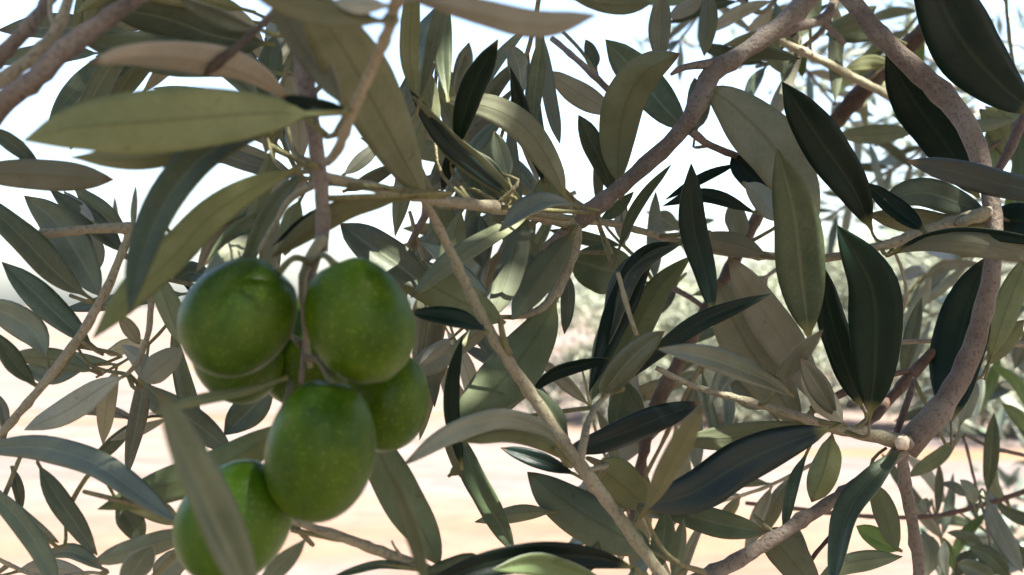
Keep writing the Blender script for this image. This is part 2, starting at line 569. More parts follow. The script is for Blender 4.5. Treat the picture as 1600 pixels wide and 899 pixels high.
def leaf_cloud(name, mat, centers, count, size, parent=None, seed=1, gaps=(), org=Vector((0, 0, 0))):
    """many small pointed leaf faces spread through blobs; one mesh"""
    rng = random.Random(seed)
    verts, faces, tone = [], [], []
    tw = sum(c[3] ** 2 for c in centers)
    for (cx, cy, cz, r, sq) in centers:
        m = int(count * r ** 2 / tw)
        for _ in range(m):
            while True:
                u = Vector((rng.uniform(-1, 1), rng.uniform(-1, 1), rng.uniform(-1, 1)))
                if u.length <= 1: break
            if rng.random() < 0.55 and u.length > 0.01: u = u.normalized() * rng.uniform(0.7, 1.05)
            p = Vector((cx, cy, cz)) + Vector((u.x * r, u.y * r, u.z * r * sq))
            T = Vector((rng.gauss(0, 1), rng.gauss(0, 1), rng.gauss(0, 0.8) - 0.2)).normalized()
            if gaps:                          # openings in the crown that let a sunbeam through
                skip = (p + org - CAMV).length < 0.75
                for g_, gr in gaps:
                    w_ = p + T * size * .5 + org - g_
                    if (w_ - SUN * w_.dot(SUN)).length < gr + size * .22: skip = True; break
                if skip: continue
            S = T.cross(Vector((rng.gauss(0, 1), rng.gauss(0, 1), rng.gauss(0, 1)))).normalized()
            N = T.cross(S)
            L = size * rng.uniform(0.7, 1.3); w = L * rng.uniform(0.12, 0.17)
            k = len(verts)
            verts += [p, p + T * L * .5 + S * w + N * L * .05, p + T * L, p + T * L * .5 - S * w + N * L * .05]
            faces.append((k, k + 1, k + 2, k + 3))
            tv = rng.random()
            tone += [tv] * 4
    me = bpy.data.meshes.new(name)
    me.from_pydata(verts, [], faces)
    at = me.attributes.new('leaf_tone', 'FLOAT', 'POINT')
    at.data.foreach_set('value', tone)
    me.materials.append(MATS[mat])
    o = link(name, me, parent)
    return o


# ------------------------------------------------------------------ setting: ground
me = bpy.data.meshes.new('ground')
bm = bmesh.new()
NG = 60
gv = {}
def gcoord(i, n, a):                        # finer near the camera
    u = (i / n) * 2 - 1
    return math.copysign(abs(u) ** 3.2 * a, u)
for i in range(NG + 1):
    for j in range(NG + 1):
        x, y = gcoord(i, NG, 1500), gcoord(j, NG, 1500)
        d = math.hypot(x, y)
        z = 0.06 * math.sin(x * .31 + 1) * math.cos(y * .23) * min(1, d / 8) if d < 120 else 0
        gv[i, j] = bm.verts.new((x, y, z))
for i in range(NG):
    for j in range(NG):
        f = bm.faces.new((gv[i, j], gv[i + 1, j], gv[i + 1, j + 1], gv[i, j + 1])); f.smooth = True
bm.to_mesh(me); bm.free()
me.materials.append(MATS['ground_sand'])
tag(link('ground', me), 'dry pinkish sandy soil with orange and grey streaks', None, None, 'structure')


# far olive trees in the grove behind, right of centre
def grove_tree(x, y, h, r, label, seed):
    rng = random.Random(seed)
    root = thing('olive_tree', label, 'tree', (x, y, 0), 'olive trees of the grove in the background')
    P = [Vector((x + 0.12 * math.sin(k * 1.3 + seed), y, -0.05 + h * 0.5 * k / 6)) for k in range(7)]
    me, org = tube_mesh('trunk', P, [0.16 * h / 3 * (1 - 0.09 * k) for k in range(7)], 9, 0.15, True, seed)
    me.materials.append(MATS['bark_trunk'])
    o = link('trunk', me, root); o.location = org - root.location
    top = P[-1]
    cs = []
    for k in range(18):
        a = rng.uniform(0, 2 * math.pi); rr = r * rng.uniform(0.15, 0.75)
        c = Vector((math.cos(a) * rr, math.sin(a) * rr, h * rng.uniform(0.10, 0.86)))
        cs.append((c.x, c.y, c.z, r * rng.uniform(0.26, 0.46), rng.uniform(0.7, 1.0)))
        if k < 5:
            q = [top + (Vector((x, y, 0)) + c - top) * u + Vector((0, 0, 0.12 * math.sin(math.pi * u))) for u in (0, .25, .5, .75, 1)]
            me, org = tube_mesh('limb', q, [0.07, 0.06, 0.05, 0.035, 0.02], 7, 0.1, True, k)
            me.materials.append(MATS['bark_trunk'])
            lo = link('limb', me, root); lo.location = org - root.location
    crown = leaf_cloud('crown', 'far_leaves', cs, int(8000 * r * r / 2.2), 0.12, root, seed)
    crown['kind'] = 'stuff'
    return root


GROVE = [
    (945, 16.5, 2.0, 1.25, 'pale grey-green olive tree in the grove, leftmost of the far ones'),
    (1085, 17.5, 2.1, 1.4, 'hazy olive tree in the grove seen between the dark hanging leaves'),
    (1215, 16.0, 2.2, 1.3, 'low far olive tree hidden mostly behind the upright grey-green leaf'),
    (1330, 18.5, 2.7, 1.5, 'far olive tree behind the reddish thin twigs'),
    (1440, 15.5, 2.5, 1.3, 'far olive tree left of the thick curved branch'),
    (1575, 14.5, 2.7, 1.4, 'nearest far olive tree at the right edge of the picture'),
    (1020, 23.0, 2.4, 1.8, 'wide olive tree of the second grove row, behind the centre leaves'),
    (1270, 24.0, 2.7, 1.9, 'wide olive tree of the second grove row, between the dark upright leaves'),
    (1510, 22.0, 2.9, 1.9, 'wide olive tree of the second grove row, past the thick curved branch'),
]
for i, (px, d, h, r, lab) in enumerate(GROVE):
    p = world_pt(px, 478, d)
    if px < 1650:
        grove_tree(p.x, p.y, h, r, lab, 40 + i)

# a neighbouring olive tree on the right, two metres off: its sunlit outer shoots show in the gaps
far_leaf_mat('neighbour_leaves', (0.08, 0.105, 0.075), (0.18, 0.21, 0.16), 0.2)
NB = thing('olive_tree', 'neighbouring olive tree at right whose small blurred bluish leaves show against the sky', 'tree', (2.3, 2.7, 0))
P = [Vector((2.3 + 0.05 * math.sin(k * 1.4), 2.7 + 0.04 * math.cos(k), -0.05 + 0.22 * k)) for k in range(8)]
me, org = tube_mesh('trunk', P, [0.15, 0.12, 0.105, 0.1, 0.095, 0.09, 0.085, 0.08], 14, 0.12, True, 7)
me.materials.append(MATS['bark_trunk'])
o = link('trunk', me, NB); o.location = org - NB.location
cs = []
rng = random.Random(21)
for k, (px, py, d, r_) in enumerate(((1300, 130, 2.3, .13), (1390, 270, 2.2, .12), (1360, 40, 2.4, .13), (1240, 30, 2.5, .09), (1500, 190, 2.1, .15), (1560, 60, 2.0, .15), (1610, 300, 2.0, .15), (1290, 300, 2.5, .07),
        (1180, 60, 2.6, .06), (1450, 430, 2.0, .09), (1560, 520, 1.9, .12), (1610, 640, 1.8, .12), (1540, 820, 1.7, .07), (1610, 860, 1.6, .11), (1470, 600, 2.1, .07), (1030, 60, 2.6, .05))):
    e = world_pt(px, py, d)
    st = P[-1] if py < 350 else P[5]
    q, rr = [], []
    for m in range(10):
        u = m / 9
        q.append(st.lerp(e, u) + Vector((rng.uniform(-.015, .015), rng.uniform(-.015, .015), 0.08 * math.sin(math.pi * u))))
        rr.append(0.022 * (1 - u) + 0.0018)
    me, org = tube_mesh('shoot', q, rr, 7, 0.08, True, k)
    me.materials.append(MATS['bark_trunk'])
    o = link('shoot', me, NB); o.location = org - NB.location
    c_ = e - Vector(NB.location)
    cs.append((c_.x, c_.y, c_.z, r_, 1.0))
crown = leaf_cloud('crown', 'neighbour_leaves', cs, 850, 0.052, NB, 31)
crown['kind'] = 'stuff'

# ------------------------------------------------------------------ the tree that carries the branches and shades them
TREE = thing('olive_tree', 'big olive tree whose crown hangs over the picture and shades the branches', 'tree', (1.55, -0.25, 0))
P = [Vector((1.55 + 0.06 * math.sin(k * 1.1), -0.25 + 0.05 * math.cos(k * .9), -0.05 + 0.24 * k)) for k in range(8)]
me, org = tube_mesh('trunk', P, [0.24, 0.19, 0.165, 0.15, 0.14, 0.135, 0.13, 0.12], 18, 0.12, True, 3)
me.materials.append(MATS['bark_trunk'])
o = link('trunk', me, TREE); o.location = org - TREE.location
TT = P[-1]


def limb(end, r0, r1, sag=0.15, seed=0):
    rng = random.Random(seed)
    q, rr = [], []
    for k in range(12):
        u = k / 11
        q.append(TT.lerp(end, u) + Vector((rng.uniform(-.02, .02), rng.uniform(-.02, .02), sag * math.sin(math.pi * u))))
        rr.append(r0 + (r1 - r0) * u ** .7)
    me, org = tube_mesh('limb', q, rr, 10, 0.08, True, seed)
    me.materials.append(MATS['bark_trunk'])
    o = link('limb', me, TREE); o.location = org - TREE.location


FG = world_pt(800, 430, 0.40)               # middle of the shaded foreground
cc = FG + SUN * 1.35
for k, off in enumerate(((-.6, 0, .1), (.4, .3, .25), (0, -.8, .3), (.5, -.6, -.1), (-.3, .5, .3))):
    limb(cc + Vector(off), 0.06, 0.015, 0.1, k)
for k, q_ in enumerate(((1540, -365, .50), (1130, -395, .50), (420, -425, .42), (640, -335, .40))):
    limb(world_pt(*q_), 0.045, 0.0055, 0.16, 10 + k)
rng = random.Random(5)
cs = []
U1 = SUN.cross(Vector((0, 1, 0))).normalized(); U2 = SUN.cross(U1)
for k in range(34):
    a = rng.uniform(0, 2 * math.pi); rr = 0.95 * math.sqrt(rng.random())
    p = cc + U1 * (math.cos(a) * rr) + U2 * (math.sin(a) * rr) + SUN * rng.uniform(-0.25, 0.45) - Vector(TREE.location)
    cs.append((p.x, p.y, p.z, rng.uniform(0.24, 0.36), 0.8))
for k in range(20):                         # unseen crown behind and beside the photographer, added to dim the front light
    a = R(rng.uniform(165, 395)); rr = rng.uniform(1.35, 1.95)
    p = Vector((math.cos(a) * rr, math.sin(a) * rr, rng.uniform(1.1, 2.6))) - Vector(TREE.location)
    cs.append((p.x, p.y, p.z, rng.uniform(0.26, 0.40), 0.9))
for k in range(7):                          # lower fringe of the crown, just above the picture
    p = Vector((-0.35 + 0.15 * k, rng.uniform(0.55, 0.95), rng.uniform(2.02, 2.2))) - Vector(TREE.location)
    cs.append((p.x, p.y, p.z, rng.uniform(0.10, 0.15), 0.8))
GAPS = [(world_pt(*q), r_) for q, r_ in (((832, 617, .312), .004), ((862, 662, .313), .003), ((1411, 692, .370), .002), ((1590, 288, .345), .0015),
        ((1500, 30, .33), .005), ((840, 885, .265), .008), ((1535, 335, .384), .003),
        ((1270, 85, .56), .01), ((1360, 120, .57), .01))]
crown = leaf_cloud('crown', 'crown_leaves', cs, 95000, 0.064, TREE, 9, GAPS, Vector(TREE.location))
crown['kind'] = 'stuff'

# ------------------------------------------------------------------ branches: twigs (x, y, width, depth) and traced leaves
def branch(label, at, twigs, leaves):
    root = thing('olive_branch', label, 'branch', world_pt(*at), 'olive branches in the foreground')
    for tw in twigs:
        add_twig(root, tw[0], tw[1], **(tw[2] if len(tw) > 2 else {}))
    for lf in leaves:
        add_leaf(root, *lf[:5], **(lf[5] if len(lf) > 5 else {}))
    return root


def V(kind, w, d0, d1, *px, **kw):
    return (kind, w, d0, d1, list(px), kw)


# -- fruiting branch, upper left: near, out of focus
FRUIT = branch('pinkish brown fruiting twig with broad blurred leaves carrying the green olive cluster', (505, 390, .255), [
    ('bark_brown', [(420, -420, 24, .42), (435, -220, 22, .33), (455, -60, 20, .27), (468, 60, 22, .262), (478, 130, 30, .258), (490, 200, 24, .256), (500, 270, 24, .256), (505, 340, 23, .256), (502, 392, 22, .256)], {'name': 'stem'}),
    ('bark_beige', [(505, 370, 18, .254), (484, 405, 16, .252), (472, 440, 13, .255), (478, 520, 10, .262), (485, 575, 9, .262)]),
    ('bark_brown', [(500, 390, 15, .256), (482, 450, 13, .26), (478, 520, 10, .265), (470, 600, 8, .262)]),
    ('bark_beige', [(640, -60, 20, .19), (620, 0, 20, .198), (604, 55, 19, .205), (575, 120, 17, .213), (545, 190, 16, .222), (528, 235, 16, .232), (512, 254, 14, .247)]),
    ('bark_green', [(498, 210, 8, .25), (520, 214, 10, .24), (536, 190, 12, .226), (545, 172, 11, .218)]),
    ('bark_dark', [(450, 0, 14, .24), (425, 22, 12, .237), (380, 66, 12, .232), (345, 95, 16, .23), (333, 106, 17, .23), (318, 118, 6, .23)], {'nodes': False}),
    ('bark_beige', [(500, 285, 15, .262), (455, 310, 11, .262), (430, 350, 9, .262), (405, 395, 9, .262)]),
    ('bark_green', [(498, 265, 9, .262), (455, 270, 8, .265), (430, 255, 5, .27), (418, 215, 4, .28)]),
    ('bark_green', [(490, 262, 7, .262), (462, 240, 6, .268), (450, 200, 4, .275)]),
], [
    V('u', 136, .220, .200, (540, 176), (470, 178), (400, 178), (250, 190), (120, 200), (36, 220), roll=8, fold=.05, curl=.1, stalk=.12, shape=.52),
    V('k', 58, .25, .205, (462, 165), (440, 148), (380, 112), (290, 90), (200, 88), (138, 99), roll=-38, stalk=.04),
    V('u', 46, .24, .225, (440, 190), (330, 228), (220, 248), (110, 246), roll=-20),
    V('m', 80, .222, .212, (540, 177), (470, 183), (400, 200), (320, 242), (262, 310), (222, 400), (203, 490), roll=30, stalk=.12, shape=.6),
    V('u', 78, .252, .225, (470, 262), (400, 290), (330, 335), (270, 400), (205, 460), (146, 528), roll=-18, stalk=.05, shape=.55),
    V('d', 30, .226, .222, (545, 172), (500, 168), (440, 152), roll=5, shape=.45),
    V('u', 132, .30, .195, (672, 322), (650, 285), (600, 190), (545, 90), (500, 20), (470, -40), roll=6, fold=.08, curl=.1, stalk=.05, shape=.5),
    V('p', 64, .235, .22, (540, 172), (500, 105), (460, 45), (430, -10), roll=-30, shape=.6),
    V('b', 50, .20, .195, (610, 35), (530, 25), (450, 8), (390, -10), roll=20),
    V('s', 30, .198, .20, (612, 10), (560, 8), (520, 2), roll=20),
    V('s', 54, .205, .20, (612, 20), (650, -2), (760, 22), (850, 38), (930, 24), roll=28, stalk=.1),
    V('m', 84, .29, .28, (450, 118), (380, 105), (280, 92), (200, 78), (128, 66), roll=20, shape=.5),
    V('m', 92, .30, .29, (430, 70), (340, 58), (260, 30), (160, 10), roll=-15, shape=.5),
    V('u', 60, .30, .29, (400, 20), (300, -5), (200, -20), (120, 20), roll=-15),
    V('p', 30, .26, .25, (410, 48), (345, 28), (280, -4), roll=-35),
    V('u', 36, .29, .30, (430, 225), (408, 300), (392, 380), (385, 440), roll=10, stalk=.02),
    V('m', 34, .27, .28, (480, 262), (430, 320), (395, 390), (380, 430), roll=20),
    V('b', 46, .262, .262, (648, 309), (610, 314), (550, 325), (490, 356), (425, 402), roll=-25, stalk=.12),
    V('d', 20, .268, .266, (640, 309), (570, 314), (490, 338), (425, 385), roll=20, stalk=.1),
    V('b', 42, .30, .31, (400, 318), (375, 335), (335, 380), (308, 424), roll=15, stalk=.02),
    V('m', 48, .31, .30, (430, 50), (420, 110), (412, 170), roll=12),
    V('b', 36, .285, .29, (440, 130), (425, 180), (415, 240), roll=12),
    V('s', 26, .31, .31, (470, 255), (420, 300), (370, 380), roll=10),
    V('u', 42, .285, .285, (470, 310), (455, 350), (445, 400), roll=10),
])

# -- upper left corner
branch('three blurred greyish brown shoots crossing the upper left corner', (0, 180, .24), [
    ('bark_brown', [(-60, 240, 34, .235), (0, 165, 36, .235), (50, 128, 34, .235), (95, 85, 34, .237), (150, 42, 30, .24), (215, -5, 24, .245), (300, -60, 22, .26), (460, -180, 22, .31), (640, -330, 24, .40)], {'name': 'stem'}),
    ('bark_brown', [(-40, 130, 24, .25), (0, 88, 24, .25), (45, 42, 22, .25), (75, 0, 22, .255), (100, -60, 20, .26)]),
    ('bark_beige', [(-40, 150, 22, .245), (10, 120, 22, .245), (60, 80, 20, .246), (95, 35, 18, .248), (115, -30, 16, .25)]),
    ('bark_beige', [(88, 45, 10, .248), (78, 15, 9, .25), (85, -30, 8, .252)]),
], [
    V('b', 68, .29, .28, (-60, 262), (-20, 270), (80, 274), (177, 281), roll=8, shape=.45, stalk=.05),
    V('m', 30, .29, .29, (-25, 195), (15, 222), (62, 258), roll=10),
    V('u', 40, .30, .30, (130, 55), (150, 20), (175, -30), roll=10),
    V('u', 26, .30, .30, (115, 60), (128, 20), (130, -30), roll=10),
])

# -- left side shoot
branch('thin beige shoot rising at the left edge with grey-green leaves and a cut end', (5, 675, .33), [
    ('bark_beige', [(-30, 715, 14, .33), (10, 668, 14, .33), (60, 610, 14, .33), (125, 525, 15, .332), (165, 455, 14, .335), (190, 395, 13, .338), (208, 358, 16, .34)], {'name': 'stem'}),
    ('bark_beige', [(212, 358, 20, .34), (190, 356, 18, .338), (150, 358, 15, .336), (100, 363, 15, .334), (62, 366, 16, .332)], {'nodes': False}),
    ('bark_beige', [(238, 420, 9, .34), (236, 470, 10, .34), (232, 520, 10, .338), (216, 565, 9, .335), (195, 588, 6, .332)]),
    ('bark_green', [(165, 460, 8, .335), (140, 472, 7, .337), (110, 462, 6, .34)]),
    ('bark_green', [(62, 605, 8, .33), (30, 585, 7, .332), (0, 545, 6, .335), (-20, 520, 5, .335)]),
    ('bark_green', [(200, 585, 6, .335), (160, 578, 6, .337), (135, 565, 5, .338), (120, 540, 5, .34)]),
    ('bark_beige', [(210, 358, 9, .34), (225, 345, 8, .35), (240, 320, 6, .36)]),
], [
    V('q', 66, .335, .32, (152, 474), (95, 432), (30, 365), (-40, 300), roll=18, stalk=.1),
    V('q', 84, .34, .35, (158, 468), (135, 420), (90, 350), (38, 306), roll=-14, stalk=.04, shape=.5),
    V('q', 62, .335, .345, (150, 545), (110, 510), (60, 462), (3, 410), roll=10),
    V('p', 66, .345, .35, (75, 565), (55, 520), (10, 490), (-40, 478), roll=-15, shape=.5),
    V('m', 38, .34, .345, (198, 400), (150, 352), (78, 296), roll=25),
    V('u', 34, .345, .35, (205, 372), (165, 335), (115, 290), roll=5),
    V('s', 18, .34, .35, (150, 350), (128, 325), (100, 300), roll=5),
    V('u', 44, .338, .33, (240, 418), (258, 465), (285, 540), roll=15),
    V('d', 15, .36, .37, (272, 385), (282, 415), (298, 458), roll=20),
    V('s', 52, .332, .322, (198, 586), (160, 605), (100, 645), (38, 672), roll=10, stalk=.08, fold=.12),
    V('m', 34, .33, .325, (58, 604), (30, 575), (-15, 515), roll=20),
    V('u', 36, .342, .35, (150, 582), (90, 562), (15, 556), roll=-20),
    V('p', 30, .36, .36, (140, 572), (80, 588), (30, 570), roll=20),
    V('s', 60, .335, .34, (218, 600), (248, 575), (284, 545), roll=12, shape=.45),
    V('b', 26, .335, .34, (185, 492), (200, 510), (218, 538), roll=12),
    V('s', 30, .34, .345, (230, 600), (215, 560), (190, 540), roll=0),
    V('p', 34, .42, .42, (150, 430), (148, 395), (142, 360), roll=20),
    V('p', 11, .6, .6, (182, 372), (181, 345), (179, 308), roll=10),
    V('p', 12, .6, .6, (208, 372), (209, 335), (212, 290), roll=10),
    V('m', 38, .345, .35, (330, 440), (300, 425), (268, 440), roll=12),
])

# -- lower left
branch('grey-green leafy shoot in the lower left corner', (-20, 820, .32), [
    ('bark_green', [(-40, 740, 9, .31), (20, 790, 8, .312), (70, 840, 7, .315), (100, 855, 6, .318), (102, 800, 5, .32)], {'name': 'stem'}),
    ('bark_beige', [(-30, 860, 7, .33), (60, 900, 7, .33), (150, 895, 6, .33), (175, 910, 6, .33)]),
    ('bark_green', [(300, 840, 6, .29), (280, 818, 6, .29), (260, 800, 5, .29)]),
], [
    V('q', 56, .31, .275, (-60, 712), (0, 700), (70, 700), (145, 722), (210, 765), (278, 818), roll=-18, stalk=.05, shape=.5),
    V('u', 84, .29, .30, (470, 650), (420, 685), (330, 735), (240, 765), (153, 796), roll=12, stalk=.06, shape=.5),
    V('q', 90, .215, .175, (405, 960), (372, 890), (325, 790), (280, 690), (248, 612), roll=30, fold=.5, stalk=.03, shape=.5),
    V('q', 44, .32, .315, (58, 722), (95, 785), (152, 868), roll=10),
    V('q', 42, .31, .30, (-40, 750), (20, 800), (65, 865), (92, 925), roll=25),
    V('p', 30, .315, .32, (-20, 755), (40, 815), (92, 848), roll=20),
    V('b', 46, .29, .30, (320, 828), (230, 852), (144, 880), roll=10, shape=.5),
    V('m', 50, .31, .31, (180, 780), (205, 815), (222, 850), roll=10),
    V('p', 28, .33, .33, (165, 892), (115, 862), (66, 868), roll=10),
    V('p', 52, .28, .27, (190, 930), (215, 885), (238, 852), roll=15, shape=.5),
    V('p', 34, .26, .26, (395, 930), (435, 885), (478, 842), roll=25),
    V('q', 62, .32, .325, (215, 592), (260, 630), (310, 665), (365, 710), roll=10),
    V('q', 70, .33, .33, (430, 590), (400, 630), (350, 680), roll=12),
    V('u', 20, .245, .24, (450, 590), (380, 612), (300, 628), (230, 648), roll=30, shape=.5),
    V('m', 20, .34, .34, (18, 728), (28, 760), (34, 800), roll=10),
    V('p', 18, .33, .33, (-20, 600), (5, 640), (8, 690), roll=10),
    V('s', 30, .34, .34, (20, 895), (70, 885), (140, 900), roll=10),
    V('p', 60, .34, .34, (240, 910), (270, 880), (300, 870), roll=10),
    V('u', 46, .30, .31, (180, 780), (240, 795), (280, 820), roll=10),
])

# -- bottom centre twig
branch('beige twig below the olives running to the bottom edge', (650, 885, .30), [
    ('bark_beige', [(452, 812, 11, .29), (490, 825, 14, .29), (550, 845, 16, .29), (620, 872, 17, .292), (700, 905, 18, .295), (760, 950, 18, .30)], {'name': 'stem'}),
    ('bark_green', [(455, 828, 9, .29), (500, 838, 8, .29), (540, 845, 7, .29)]),
    ('bark_beige', [(628, 872, 6, .29), (615, 852, 4, .29), (612, 845, 4, .29)]),
    ('bark_green', [(660, 890, 8, .29), (600, 884, 8, .29), (540, 898, 7, .29), (500, 915, 7, .29)]),
], [
    V('u', 92, .30, .315, (690, 890), (660, 830), (620, 765), (585, 690), (575, 640), roll=10, stalk=.03, shape=.48),
    V('m', 30, .215, .20, (668, 930), (650, 850), (630, 790), (612, 735), roll=-20),
    V('m', 16, .29, .285, (650, 890), (590, 883), (520, 902), roll=30),
    V('u', 26, .30, .30, (470, 830), (455, 815), (440, 830), roll=10),
])

